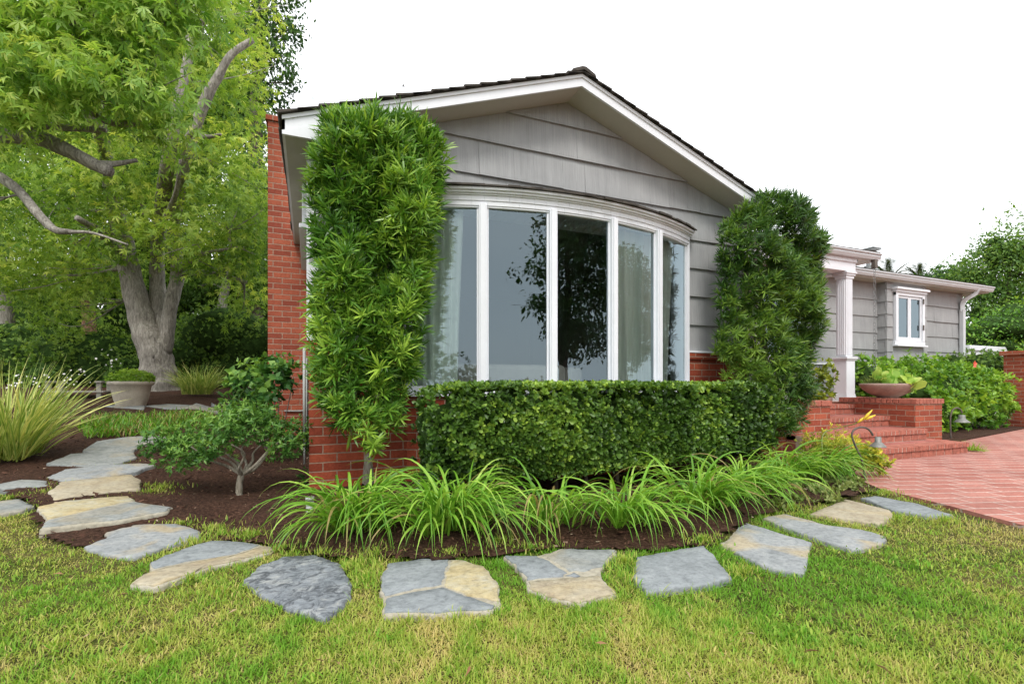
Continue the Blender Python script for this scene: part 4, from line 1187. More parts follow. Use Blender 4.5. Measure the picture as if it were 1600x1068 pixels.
def tuft_leaves(tmpl, pos, axis, n, spread, size, tint, r, wid=None, twig=.05, up=.15):
    """n leaves whorled round each axis"""
    N = len(pos)
    p = np.repeat(pos, n, 0); a = np.repeat(norm(axis), n, 0)
    ref = np.where(np.abs(a[:, 2:3]) > .9, np.array([[1., 0, 0]]), np.array([[0., 0, 1]]))
    u = norm(np.cross(a, ref)); w = np.cross(a, u)
    ph = r.uniform(0, 2 * PI, N * n)
    th = r.uniform(spread[0], spread[1], N * n)
    rad = np.cos(ph)[:, None] * u + np.sin(ph)[:, None] * w
    d = np.cos(th)[:, None] * a + np.sin(th)[:, None] * rad
    d[:, 2] += up * r.uniform(-.3, 1, N * n)
    p = p + a * (r.uniform(-1, .2, N * n)[:, None] * twig)
    nr = norm(a * 1.0 - rad * .3 + r.normal(0, .25, (N * n, 3)))
    s = np.repeat(np.broadcast_to(size, (N,)) * r.uniform(.7, 1.2, N), n) * r.uniform(.6, 1.15, N * n)
    ti = np.repeat(np.broadcast_to(tint, (N,)), n) + r.normal(0, .10, N * n)
    return leaf_arrays(tmpl, p, d, nr, s, ti, wid)

def espalier(outline, ypos, thick, n, r, seed):
    """sample tuft positions in a flat clipped shrub: outline in (x,z), front at ypos-thick"""
    O = np.array(outline); lo, hi = O.min(0), O.max(0)
    x = r.uniform(lo[0], hi[0], n * 4); z = r.uniform(lo[1], hi[1], n * 4)
    w = Wob(7., seed)
    k = in_poly(x + .028 * w(np.stack([x, z], -1)), z + .035 * w(np.stack([z, x], -1)), O)
    k &= r.uniform(0, 1, len(x)) < np.clip(.45 + (z - lo[1]) * .8, 0, 1)
    x, z = x[k][:n], z[k][:n]
    d = edge_dist(x, z, O)
    rim = np.clip(d / .17, 0, 1)
    q = r.uniform(0, 1, len(x)) ** .45
    lump = .78 + .28 * w(np.stack([x * 1.5, z * 1.5], -1))
    y = ypos - thick * np.sqrt(rim) * q * np.clip(lump, .4, 1.2)
    # outward axis
    e = .02
    gx = (edge_dist(x + e, z, O) - edge_dist(x - e, z, O)) / (2 * e); gz = (edge_dist(x, z + e, O) - edge_dist(x, z - e, O)) / (2 * e)
    out = np.stack([-gx * (1 - rim) * .6, np.full(len(x), -1.) * (.7 + .6 * rim), -gz * (1 - rim) * .4], -1)
    ax = norm(out) + r.normal(0, .55, (len(x), 3)) + np.array([0, 0, .75])
    stray = (np.abs(r.normal(0, .045, len(x))) * (r.uniform(0, 1, len(x)) < .35))[:, None] * norm(ax)
    x = x + stray[:, 0]; y = y + np.minimum(stray[:, 1], 0) * .8; z = z + stray[:, 2] * (1 - rim)
    return np.stack([x, y, z], -1), norm(ax), q

def px_outline(pts): return [(p[0], p[2]) for p in pts]

# left clipped podocarpus against the bow window
r = np.random.default_rng(21)
OL = px_outline([(0.128,3.860,2.746), (0.084,3.860,2.870), (0.277,3.860,2.882), (0.440,3.860,2.976), (0.535,3.860,2.898), (0.732,3.860,2.969), (0.896,3.860,2.901), (0.974,3.860,2.752), (0.979,3.860,2.401), (0.917,3.860,1.981), (0.854,3.860,1.616), (0.783,3.860,1.256), (0.773,3.860,1.002), (0.682,3.860,0.750), (0.702,3.860,0.588), (0.593,3.860,0.442), (0.478,3.860,0.299), (0.346,3.860,0.326), (0.290,3.860,0.416), (0.097,3.860,0.661), (0.053,3.860,1.038), (0.040,3.860,1.461), (0.022,3.860,1.788), (0.014,3.860,2.115), (0.031,3.860,2.436)])
pl = empty('podocarpus_column', (0.461,4.282,0.000), 'tall column of strap leaved podocarpus clipped flat over the left end of the bow window', 'clipped shrub')
pos, ax, q = espalier(OL, 3.95, .38, 2000, r, 3)
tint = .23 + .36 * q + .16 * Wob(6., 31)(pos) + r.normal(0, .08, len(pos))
fresh = r.uniform(0, 1, len(pos)) < .10 * q
tint[fresh] += .4
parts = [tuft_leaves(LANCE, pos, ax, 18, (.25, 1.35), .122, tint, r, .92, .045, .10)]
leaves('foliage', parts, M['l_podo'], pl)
b0 = (0.461,4.282,0.000)
tr = MB()
tr.tube(spline([(b0[0], b0[1], -.05), (b0[0], b0[1] + .02, .3), (b0[0] + .02, b0[1] + .25, .9), (b0[0], 3.95, 1.5), (b0[0] - .05, 3.97, 2.1)], 5), np.linspace(.06, .02, 21), 12, rough=.08)
tr.tube(spline([(b0[0] + .09, b0[1] + .03, -.05), (b0[0] + .085, b0[1] + .03, .35), (b0[0] + .12, b0[1] + .3, .9), (b0[0] + .25, 3.97, 1.6)], 5), np.linspace(.022, .012, 16), 8, rough=.08)
for k in range(11):
    z = .75 + k * .16; s = -1 if k % 2 else 1
    tr.tube(spline([(b0[0], 3.75 + .015 * k, z), (b0[0] + s * .14, 3.88, z + .12), (b0[0] + s * .26, 3.92, z + .3)], 3), np.linspace(.016, .006, 7), 6)
tr.build('trunk', M['bark_pale'], pl, True)

# right clipped podocarpus
OR_ = px_outline([(4.170,3.860,2.613), (4.298,3.860,2.753), (4.429,3.860,2.743), (4.571,3.860,2.931), (4.836,3.860,2.949), (5.143,3.860,2.900), (5.387,3.860,2.735), (5.452,3.860,2.447), (5.430,3.860,2.185), (5.387,3.860,1.885), (5.344,3.860,1.513), (5.237,3.860,1.143), (5.280,3.860,0.850), (5.216,3.860,0.558), (5.049,3.860,0.359), (4.876,3.860,0.308), (4.698,3.860,0.216), (4.476,3.860,0.295), (4.197,3.860,0.578), (4.079,3.860,1.018), (3.955,3.860,1.284), (3.955,3.860,1.651), (4.026,3.860,1.923), (3.973,3.860,2.186), (4.008,3.860,2.424)])
r = np.random.default_rng(22)
pr_ = empty('podocarpus_column', (5.034,4.171,0.000), 'dark fine leaved podocarpus column at the right corner of the gable wall', 'clipped shrub')
pos, ax, q = espalier(OR_, 3.98, .45, 2300, r, 5)
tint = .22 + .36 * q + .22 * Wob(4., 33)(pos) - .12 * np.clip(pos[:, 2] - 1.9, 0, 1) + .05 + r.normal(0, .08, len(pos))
zz_ = pos[:, 2]
tint += np.where(r.uniform(0, 1, len(pos)) < .05, .3, 0)
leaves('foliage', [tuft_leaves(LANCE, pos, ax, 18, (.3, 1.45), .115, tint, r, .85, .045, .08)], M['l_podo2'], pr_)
b0 = (5.034,4.171,0.000)
tr = MB()
tr.tube(spline([(b0[0], b0[1], -.05), (b0[0], b0[1] + .0, .45), (b0[0] + .05, b0[1] + .1, 1.2), (b0[0], b0[1] + .15, 2.5)], 5), np.linspace(.062, .02, 16), 12, rough=.1)
for k in range(10):
    z = .7 + k * .17; s = -1 if k % 2 else 1
    tr.tube(spline([(b0[0], b0[1] + .1, z), (b0[0] + s * .18, b0[1] + .1, z + .15), (b0[0] + s * .3, b0[1] + .12, z + .3)], 3), np.linspace(.018, .006, 7), 6)
tr.build('trunk', M['bark_pale'], pr_, True)

# clipped hedge under the bow window
r = np.random.default_rng(23)
hx0, hx1, hy0, hy1, hz1 = .74, 4.04, 3.16, 3.80, .85
hd_ = empty('clipped_hedge', (2.4, 3.5, 0), 'low boxy clipped hedge of rounded dark leaves under the bow window', 'hedge')
n = 8800
pos = np.stack([r.uniform(hx0, hx1, n), r.uniform(hy0, hy1, n), r.uniform(.16, hz1, n)], -1)
pos[:, 2] = np.maximum(pos[:, 2], .16 + .17 * ((pos[:, 0] - hx0) / 3.4) ** 2)
df = np.stack([pos[:, 0] - hx0, hx1 - pos[:, 0], pos[:, 1] - hy0, np.full(n, 9.), np.full(n, 9.), hz1 - pos[:, 2]], -1)
near = df.min(1)
# pull most of the rosettes to the skin
mv = r.uniform(0, 1, n) < .86
wh = df.argmin(1)
sh = np.abs(r.normal(0, .028, n)) + .085 * (Wob(6., 40)(pos) * .5 + .5)
for a, ix, sg in ((0, 0, 1), (1, 0, -1), (2, 1, 1), (5, 2, -1)):
    k = mv & (wh == a); base = {0: hx0, 1: hx1, 2: hy0, 5: hz1}[a]
    if a == 5: sh_ = np.abs(r.normal(0, .014, n)) + .018 * (Wob(5., 41)(pos) * .5 + .5)
    else: sh_ = sh
    pos[k, ix] = base + sg * sh_[k]
e_ = np.clip((pos[:, 0] - (hx1 - .22)) / .22, 0, 1); pos[:, 1] += .14 * e_ ** 2 * (wh != 1); pos[:, 2] -= .05 * e_ ** 2
e_ = np.clip((hx0 + .3 - pos[:, 0]) / .3, 0, 1); pos[:, 1] += .16 * e_ ** 2 * (wh != 0); pos[:, 2] -= .06 * e_ ** 2
# the foot of the hedge is thinner and set back
foot = np.clip((.38 - pos[:, 2]) / .38, 0, 1)
pos[:, 1] += foot * .10 * (wh == 2)
keep = r.uniform(0, 1, n) > foot * .45
gapw = Wob(5.5, 44)(pos * np.array([1, 0, 1.]))
keep &= ~((wh == 2) & (gapw > .78) & (pos[:, 2] < .75) & (r.uniform(0, 1, n) < .8))
c0 = np.clip(pos, [hx0 + .2, hy0 + .22, .2], [hx1 - .2, hy1, hz1 - .22])
ax = norm(norm(pos - c0 + 1e-4) + r.normal(0, .35, (n, 3)) + np.array([0, 0, .35]))
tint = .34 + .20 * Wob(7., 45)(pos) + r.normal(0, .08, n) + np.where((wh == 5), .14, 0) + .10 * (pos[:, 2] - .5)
tint[r.uniform(0, 1, n) < .09] += .35
pos, ax, tint = pos[keep], ax[keep], tint[keep]
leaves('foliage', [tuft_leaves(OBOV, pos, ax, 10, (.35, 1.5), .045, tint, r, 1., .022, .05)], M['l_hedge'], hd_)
core('shade_core', [((hx0 + .36 + k * .34, 3.49, .47), (.42, .30, .40)) for k in range(9)], M['inner'], hd_, .80, 3)
st = MB()
for k in range(11):
    x = hx0 + .2 + k * .3
    st.tube(spline([(x, 3.5, -.03), (x + r.normal(0, .03), 3.48, .25), (x + r.normal(0, .08), 3.45, .6)], 3), np.linspace(.02, .008, 7), 7)
    for s in (-1, 1):
        st.tube(spline([(x, 3.49, .2), (x + s * .1, 3.4, .42), (x + s * .16, 3.32, .62)], 3), np.linspace(.012, .004, 7), 5)
st.build('stems', M['bark2'], hd_, True)

# arching daylily clumps
def clump(name, base, n, L, wd, label, cat, m, group, seed, tilt=(.1, .75), bend=(1.0, 2.1), rad=.09, tint=(.45, .2), keel=.25, dirbias=None, segs=9, edge=0.):
    r = np.random.default_rng(seed)
    b = np.array(base, float)
    az = r.uniform(0, 2 * PI, n)
    if dirbias is not None:
        k = r.uniform(0, 1, n) < dirbias[1]
        az[k] = dirbias[0] + r.normal(0, .8, k.sum())
    rr = rad * np.sqrt(r.uniform(0, 1, n))
    p = np.stack([b[0] + rr * np.cos(az + r.normal(0, 1, n)), b[1] + rr * np.sin(az + r.normal(0, 1, n)), np.full(n, b[2] - .01)], -1)
    ln = L * r.uniform(.55, 1.1, n)
    V = blades_arrays(p, az, r.uniform(*tilt, n), r.uniform(*bend, n), ln, wd * r.uniform(.7, 1.15, n), segs, np.clip(r.normal(tint[0], tint[1], n), 0, 1), keel, .03, r.normal(0, .7, n), None, edge)
    # keep the tips above the soil
    v = V[0]; fl = terrain(v[:, 0], v[:, 1]) + .022
    v[:, 2] = np.where(v[:, 2] < fl, fl + .012 * np.abs(np.sin(v[:, 0] * 40)), v[:, 2])
    o = leaves(name, [(v,) + V[1:]], m)
    return tag(o, label, cat, group)
LIL = [([566,812], 170, .66, 'daylily clump at the foot of the left podocarpus trunk'),
       ([712,805], 190, .72, 'big daylily clump left of the hedge front with tall upright blades'),
       ([872,793], 64, .62, 'sparse daylily clump in front of the hedge opposite the three slab flagstone'),
       ([968,785], 95, .62, 'daylily clump before the middle of the hedge with yellowing blades'),
       ([1098,765], 130, .66, 'daylily clump before the right third of the hedge'),
       ([1165,750], 120, .64, 'lush daylily clump under the right end of the hedge'),
       ([1228,735], 120, .62, 'daylily clump beside the right podocarpus trunk'),
       ([1285,735], 110, .55, 'rightmost daylily clump leaning toward the golden shrub')]
LB = [(0.252,2.977,0.000), (0.735,2.721,0.000), (1.344,2.576,0.000), (1.753,2.460,0.000), (2.455,2.558,0.000), (3.050,2.722,0.000), (3.871,3.008,0.000), (4.379,3.051,0.000)]
for i, ((_, n, L, lab), b) in enumerate(zip(LIL, LB)):
    clump('daylily', (b[0], b[1] + .02, .012), int(n * 1.3), L * .98, .0175, lab, 'daylily', M['l_lily'], 'daylilies along the hedge', 50 + i, (.10, .75), (1.9, 2.9), .17, (.48, .24), .25, (-PI/2 + .1, .5), 11)

# variegated flax clumps on the left
fb = (-2.351,5.501,0.182)
clump('flax', (fb[0] - .05, fb[1] + .05, fb[2]), 480, .95, .017, 'large yellow striped flax clump at the left edge beside the path', 'flax', M['l_flax'], 'variegated flax', 71, (.02, .85), (.1, 1.0), .17, (.48, .2), .3, None, 9, .3)
fb = (-1.717,9.597,0.742)
clump('flax', (fb[0], fb[1], fb[2] - .05), 330, .62, .014, 'smaller yellow green flax clump right of the sweetgum trunk', 'flax', M['l_flax'], 'variegated flax', 72, (.1, .95), (.2, 1.2), .2, (.42, .2), .3, None, 9, .25)

# small gnarled shrub in the mulch
def shrub(name, base, label, cat, m, blobs, nl, tmpl, size, seed, stems=None, bark='bark_pale', tint0=.4, per=8, wid=1., group=None, spread=(.4, 1.5), lump=.25, freq=5., shell=2.2, up=.3, flat=1., inner=0.):
    r = np.random.default_rng(seed)
    t = empty(name, base, label, cat, group)
    tot = sum(b[1][0] * b[1][1] + b[1][0] * b[1][2] + b[1][1] * b[1][2] for b in blobs)
    P_, A_, T2 = [], [], []
    wbl = Wob(freq, seed + 1)
    for c, rad in blobs:
        c = np.array(c); rad = np.array(rad, float)
        k = int(nl / per * (rad[0]*rad[1] + rad[0]*rad[2] + rad[1]*rad[2]) / tot)
        d = rand_dir(k, r)
        q = r.uniform(0, 1, k) ** (1 / shell)
        p = c + d * rad * (q * (1 + lump * wbl(d * 1.0 + c)))[:, None]
        P_.append(p); A_.append(norm(d + r.normal(0, .5, (k, 3)) + np.array([0, 0, up])))
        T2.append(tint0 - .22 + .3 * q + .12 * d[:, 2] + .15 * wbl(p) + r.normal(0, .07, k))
    P_, A_, T2 = np.concatenate(P_), np.concatenate(A_), np.concatenate(T2)
    low = terrain(P_[:, 0], P_[:, 1]) + .02
    k = P_[:, 2] > low
    leaves('foliage', [tuft_leaves(tmpl, P_[k], A_[k], per, spread, size, T2[k], r, wid, size * .6, .1)], m, t)
    if inner: core('shade_core', blobs, M['inner'], t, inner, seed)
    if stems:
        s = MB()
        for pts, r0, r1 in stems:
            q = spline(pts, 5); s.tube(q, np.linspace(r0, r1, len(q)), 9, rough=.12, seed=seed)
        s.build('stems', M[bark], t, True)
    return t
sb_ = (-0.492,4.245,0.004)
def off(dx, dy, dz, b=None):
    b = b or sb_; return (b[0] + dx, b[1] + dy, b[2] + dz)
stm = [([off(0,0,-.03), off(.0,.0,.08), off(.02,0,.17)], .025, .022)]
rs = random.Random(6)
for a, l in ((2.6, .42), (3.4, .36), (.3, .40), (-.4, .30), (1.4, .36), (4.6, .30), (.9, .3), (2.0, .35)):
    stm.append(([off(.02,0,.15), off(.02 + .10*math.cos(a), .10*math.sin(a), .22 + rs.uniform(-.02, .04)), off(.02 + .6*l*math.cos(a + .3), .6*l*math.sin(a + .3), .30 + rs.uniform(-.03, .05)), off(.02 + l*math.cos(a), l*math.sin(a), .42)], .014, .004))
shrub('gnarled_shrub', sb_, 'small low shrub with gnarled pale stems standing in the mulch by the path', 'shrub', M['l_shrub'],
      [(off(-.05,0,.50), (.40,.34,.17)), (off(-.36,.12,.42), (.24,.24,.14)), (off(.30,.1,.46), (.26,.24,.15)), (off(0,.2,.60), (.30,.26,.13)), (off(-.2,-.14,.36), (.18,.14,.12)), (off(-.36,-.02,.30), (.17,.16,.11)), (off(-.5,.1,.40), (.16,.16,.12)), (off(.42,.1,.40), (.16,.14,.12)), (off(.33,-.1,.36), (.15,.13,.12))],
      9500, OVATE, .043, 81, stm, 'bark_pale', .48, 8, .65)
# rose-like shrub beside the chimney
rb0 = (-0.430,6.830,0.004)
shrub('leafy_shrub', rb0, 'taller open shrub with broad fresh leaves in front of the brick chimney', 'shrub', M['l_rose'],
      [((-0.490,5.837,0.850), (.32,.30,.26)), ((-0.259,5.524,0.916), (.26,.25,.22)), ((-0.551,5.537,0.593), (.30,.3,.22)), ((-0.326,5.660,1.051), (.22,.2,.16)), ((-0.705,6.143,0.779), (.24,.2,.25))],
      1500, OVATE, .080, 82, [([(rb0[0] + dx * .2, rb0[1], -.02), (rb0[0] + dx * .6, rb0[1] + dy * .5, .4), (rb0[0] + dx, rb0[1] + dy, .95)], .012, .004) for dx, dy in ((-.3,.1),(-.1,-.1),(.1,.1),(.25,0),(-.2,.2),(.05,-.2))], 'bark2', .46, 6, 1.25, lump=.35)
wp = (0.051,4.452,0.000)
shrub('seedling', (-0.051,4.278,0.000), 'tiny green seedling in the mulch next to the house corner', 'plant', M['l_rose'], [(((-0.053,4.409,0.000)[0], (-0.053,4.409,0.000)[1], .08), (.06,.05,.10))], 60, OVATE, .035, 83, None, tint0=.5, per=5)

# boxwood dome in the pot
r = np.random.default_rng(85)
shrub('boxwood_ball', pc, 'bright green clipped boxwood dome growing in the cast stone pot', 'boxwood', M['l_box'], [((pc[0], pc[1], pc[2] + .40), (.285,.285,.135))], 7000, OVATE, .028, 85, None, tint0=.5, per=8, lump=.04, shell=6)

# lettuce and grassy fillers in the bowl
shrub('lettuce', (bc[0], bc[1], bc[2]), 'big pale green lettuce leaves spilling over the middle of the clay bowl', 'lettuce', M['l_lettuce'],
      [((bc[0] + .02, bc[1] - .02, bc[2] + .25), (.27,.17,.10)), ((bc[0] + .2, bc[1] - .05, bc[2] + .22), (.14,.15,.07)), ((bc[0] - .15, bc[1] - .05, bc[2] + .21), (.14,.12,.07)), ((bc[0] + .08, bc[1] - .22, bc[2] + .18), (.12,.07,.05))], 330, ROUND, .14, 86, None, tint0=.55, per=4, up=.8, spread=(.5, 1.4))
for i, (dx, dy, lab, ti) in enumerate(((-.30, .02, 'tuft of bronze green sedge at the left side of the clay bowl', .35), (.36, -.02, 'tuft of straw coloured sedge at the right side of the clay bowl', .2))):
    clump('sedge_tuft', (bc[0] + dx, bc[1] + dy, bc[2] + .17), 160, .20, .006, lab, 'sedge', M['l_flax'] if i else M['l_cover'], 'sedge in the bowl', 87 + i, (.1, 1.0), (.2, 1.0), .06, (.35, .2), 0, None, 4)

# hibiscus hedge in front of the wing
shrub('hibiscus_bush', (9.8, 5.2, 0), 'big glossy hibiscus bush with one coral flower below the casement window', 'bush', M['l_hib'],
      [((8.75,5.15,.68),(.75,.5,.58)), ((9.6,5.1,.68),(.85,.55,.62)), ((10.5,5.15,.68),(.8,.5,.62)), ((11.3,5.2,.66),(.75,.45,.62)), ((12.0,5.15,.58),(.6,.4,.55)), ((9.2,5.35,1.02),(.8,.35,.3)), ((10.3,5.35,1.06),(.9,.35,.28)), ((11.3,5.35,1.0),(.75,.35,.3)), ((8.5,4.75,.30),(.4,.28,.3)), ((9.9,4.95,.35),(1.2,.35,.35)), ((11.4,5.0,.35),(1.0,.3,.35)), ((8.2,5.0,.95),(.35,.3,.35)), ((12.1,5.1,.62),(.5,.35,.56)), ((12.0,5.3,.95),(.55,.3,.33))],
      23000, OVATE, .088, 91, None, tint0=.5, per=7, lump=.22, shell=3.2, inner=.5)
hb = bpy.data.objects['hibiscus_bush']
fl = (12.578,5.596,1.270); fl = (fl[0], 4.70 + .0, fl[2])
fl = (10.385,4.620,1.186)
rr_ = np.random.default_rng(5)
fm = leaf_arrays(ROUND, np.tile(np.array(fl), (5, 1)), np.array([[math.cos(a), -.35, math.sin(a)] for a in np.arange(5) * 2 * PI / 5 + .3]), np.tile(np.array([[0, -1., .2]]), (5, 1)), .065, .5)
tag(leaves('flower', fm, M['petal_red'], hb), 'coral red hibiscus flower')
shrub('ivy_mound', (12.2, 5.6, 0), 'dark ivy mound topping the corner between hibiscus and garden wall', 'ivy', M['l_mid'], [((12.7,5.6,1.17),(.5,.28,.38)), ((13.2,5.65,1.2),(.5,.28,.38)), ((12.3,5.8,1.14),(.5,.3,.38)), ((13.8,5.7,1.2),(.6,.28,.38))], 7000, OVATE, .06, 93, None, tint0=.4, per=7, shell=4, inner=.7)
shrub('lamp_fern', (8.35, 4.25, 0), 'light green sprig growing at the base of the pier next to the right path light', 'plant', M['l_hib'], [((8.35,4.25,.2),(.22,.16,.22))], 500, OVATE, .07, 94, None, tint0=.6, per=6)
tb = (7.692,3.422,0.000)
clump('grass_tuft', (tb[0] + .04, tb[1] + .05, .0), 260, .16, .007, 'little bright grass tuft at the outer end of the lowest step', 'grass tuft', M['l_box'], None, 95, (.1, 1.2), (.2, 1.), .10, (.6, .15), 0, None, 4)
# golden shrubs and ground cover by the path light
gb = (4.752,3.221,0.000)
shrub('golden_shrub', gb, 'yellow green feathery shrub between the daylilies and the steps', 'shrub', M['l_gold'], [((4.85,3.30,.22),(.30,.22,.20)), ((5.05,3.2,.16),(.24,.18,.16)), ((4.62,3.25,.2),(.22,.2,.18))], 4200, LANCE, .05, 96, None, tint0=.42, per=9, wid=1.6)
gb = (4.848,2.824,0.000)
shrub('golden_shrub', gb, 'small golden succulent mound right of the bent path light', 'shrub', M['l_gold'], [((gb[0], gb[1] + .05, .14),(.15,.13,.11)), ((gb[0] - .06, gb[1] + .1, .22),(.09,.08,.08))], 1200, OVATE, .04, 97, None, tint0=.52, per=8, wid=.8)
shrub('ground_cover', (3.578,2.524,0.000), 'low grey green leafy ground cover beside the cream flagstone', 'ground cover', M['l_cover'],
      [((3.215,2.458,0.000), (.22,.14,.05)), ((3.664,2.558,0.000), (.20,.16,.06)), ((4.010,2.588,0.000), (.17,.13,.05)), ((3.677,2.726,0.000), (.2,.2,.06)), ((4.258,2.669,0.000), (.12,.12,.06)), ((3.491,2.343,0.000), (.14,.09,.05)), ((2.950,2.374,0.000), (.16,.09,.04)), ((4.177,2.518,0.000), (.10,.09,.05)), ((4.189,2.784,0.000), (.16,.14,.07))], 5200, OVATE, .045, 98, None, tint0=.52, per=6, up=1.)
tag(bpy.data.objects['ground_cover'], kind='thing')
# kniphofia stalk
ks = MB(); kb = (4.464,3.086,0.000)
ks.tube(spline([(kb[0], kb[1], 0), (kb[0] + .1, kb[1] + .1, .35), (5.011,3.330,0.404), (5.059,3.202,0.451), (5.107,3.127,0.519)], 6), .005, 6)
kn = ks.build('flower_stalk', M['l_cover'] if False else M['pipe'], None, True)
kn.data.materials.clear(); kn.data.materials.append(plain('green_stalk', (.16, .20, .05), .6))
tag(kn, 'leaning flower stalk with yellow buds in front of the brick steps', 'flower stalk')
kp = MB()
for a, b in (((5.094,3.144,0.493), (5.161,3.094,0.596)), ((5.118,3.134,0.499), (5.191,3.082,0.545)), ((5.068,3.176,0.466), (5.118,3.134,0.525))):
    kp.tube([a, tuple((np.array(a) + np.array(b)) / 2), b], [.008, .014, .004], 7)
kp.build('bud', M['petal_yellow'], kn, True)
# trailing plant on the porch planter left of the column
shrub('porch_plant', (6.6, 4.6, .6), 'yellow green bushy plant between the right podocarpus and the porch column', 'plant', M['l_gold'], [((6.264,4.400,0.935), (.2,.2,.22)), ((6.140,4.400,0.681), (.2,.2,.15))], 900, OVATE, .07, 99, None, tint0=.3, per=6)
# strappy ground cover patch by the left path: one mat nobody could count
def strappy(name, poly, n, L, wd, seed, m, label, cat, tint=(.5, .2)):
    r = np.random.default_rng(seed); Pp = np.array(poly)[:, :2]
    lo, hi = Pp.min(0), Pp.max(0)
    x = r.uniform(lo[0], hi[0], n * 4); y = r.uniform(lo[1], hi[1], n * 4)
    k = in_poly(x, y, Pp); x, y = x[k][:n], y[k][:n]; n = len(x)
    V = blades_arrays(np.stack([x, y, terrain(x, y)], -1), r.uniform(0, 2 * PI, n), r.uniform(0, .7, n), r.uniform(.5, 1.8, n), L * r.uniform(.6, 1.2, n), wd * r.uniform(.7, 1.2, n), 5, r.normal(tint[0], tint[1], n), .2)
    v = V[0]; fl_ = terrain(v[:, 0], v[:, 1]) + .01; v[:, 2] = np.maximum(v[:, 2], fl_)
    return tag(leaves(name, [V], m), label, cat, None, 'stuff')
strappy('strappy_ground_cover', [(-2.147,6.412,0.275), (-1.437,6.415,0.273), (-1.317,6.988,0.320), (-1.126,7.515,0.305), (-1.177,7.855,0.360), (-1.955,7.595,0.415), (-2.441,7.575,0.413), (-2.400,6.913,0.334)], 1700, .15, .013, 101, M['l_lily'], 'mat of strappy green leaves between the path and the terrace', 'ground cover', (.24, .2))

# ------------------------------------------------------------------ trees
def limb(mb, pts, r0, r1, n=12, rough=.10, seed=0, per=6):
    q = spline(pts, per); mb.tube(q, np.linspace(r0, r1, len(q)) , n, rough=rough, seed=seed); return q

def crown_arrays(blobs, nl, tmpl, size, r, tint0, spray=7, droop=.35, shell=2.4, lump=.3, sag=.0, jit=.16):
    out = []
    tot = sum(np.prod(b[1]) ** (2 / 3) for b in blobs)
    for j, (c, rad) in enumerate(blobs):
        c = np.array(c); rad = np.array(rad, float)
        k = max(3, int(nl / spray * np.prod(rad) ** (2 / 3) / tot))
        w = Wob(3.5, int(r.integers(1e6)))
        d = rand_dir(k, r); q = r.uniform(0, 1, k) ** (1 / shell)
        p = c + d * rad * (q * (1 + lump * w(d)))[:, None]
        ax = norm(d + r.normal(0, .5, (k, 3)) + np.array([0, 0, -.15]))
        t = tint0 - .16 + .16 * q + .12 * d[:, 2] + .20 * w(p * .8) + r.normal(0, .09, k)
        pp = np.repeat(p, spray, 0) + r.normal(0, jit, (k * spray, 3)) * np.array([1, 1, .75])
        aa = np.repeat(ax, spray, 0)
        dd = norm(aa * .5 + r.normal(0, .6, (k * spray, 3)) + np.array([0, 0, -droop]))
        nn = norm(r.normal(0, .55, (k * spray, 3)) + np.array([0, 0, 1.]) + aa * .5)
        tt = np.repeat(t, spray) + r.normal(0, .10, k * spray)
        out.append(leaf_arrays(tmpl, pp, dd, nn, size * r.uniform(.45, 1.2, k * spray), tt))
    return out

def twigs_to(mb, wood, blobs, r, seed, r0=.03, r1=.008):
    """a branch from the closest limb point to each foliage mass, forking once"""
    W_ = np.concatenate(wood)
    for c, rad in blobs:
        c = np.array(c)
        lower = W_[:, 2] < c[2] + .2
        Wc = W_[lower] if lower.any() else W_
        i = np.argmin(((Wc - c) ** 2).sum(1)); a = Wc[i]
        d = c - a; L = np.linalg.norm(d)
        if L < .15: continue
        m1 = a + d * .4 + r.normal(0, .07 * L, 3) + np.array([0, 0, .06 * L])
        mb.tube(spline([a, m1, c], 5), np.linspace(r0 * min(1.5, .6 + L * .4), r1, 11), 7, rough=.1, seed=seed)
        for k in range(3):
            e = c + r.normal(0, .5, 3) * np.array(rad)
            mb.tube(spline([m1, (m1 + e) / 2 + r.normal(0, .05 * L, 3), e], 4), np.linspace(r0 * .45, r1 * .5, 9), 5)

def tree(name, base, label, cat, trunk_paths, blobs, nl, tmpl, size, m, bark, seed, tint0=.5, group=None, spray=7, twig=True, hang=.35, shell=2.4, lump=.3, jit=.16, tr0=.03, inner=0.):
    r = np.random.default_rng(seed)
    t = empty(name, base, label, cat, group)
    mb = MB(); wood = []
    for i, (pts, a, b) in enumerate(trunk_paths):
        wood.append(limb(mb, pts, a, b, 14, .09, seed + i))
    if twig: twigs_to(mb, wood, blobs, r, seed, tr0)
    mb.build('trunk', M[bark], t, True)
    if inner: core('shade_core', blobs, M['inner'], t, inner, seed, False)
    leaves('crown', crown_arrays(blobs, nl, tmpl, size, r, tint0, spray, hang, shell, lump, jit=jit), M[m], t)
    return t

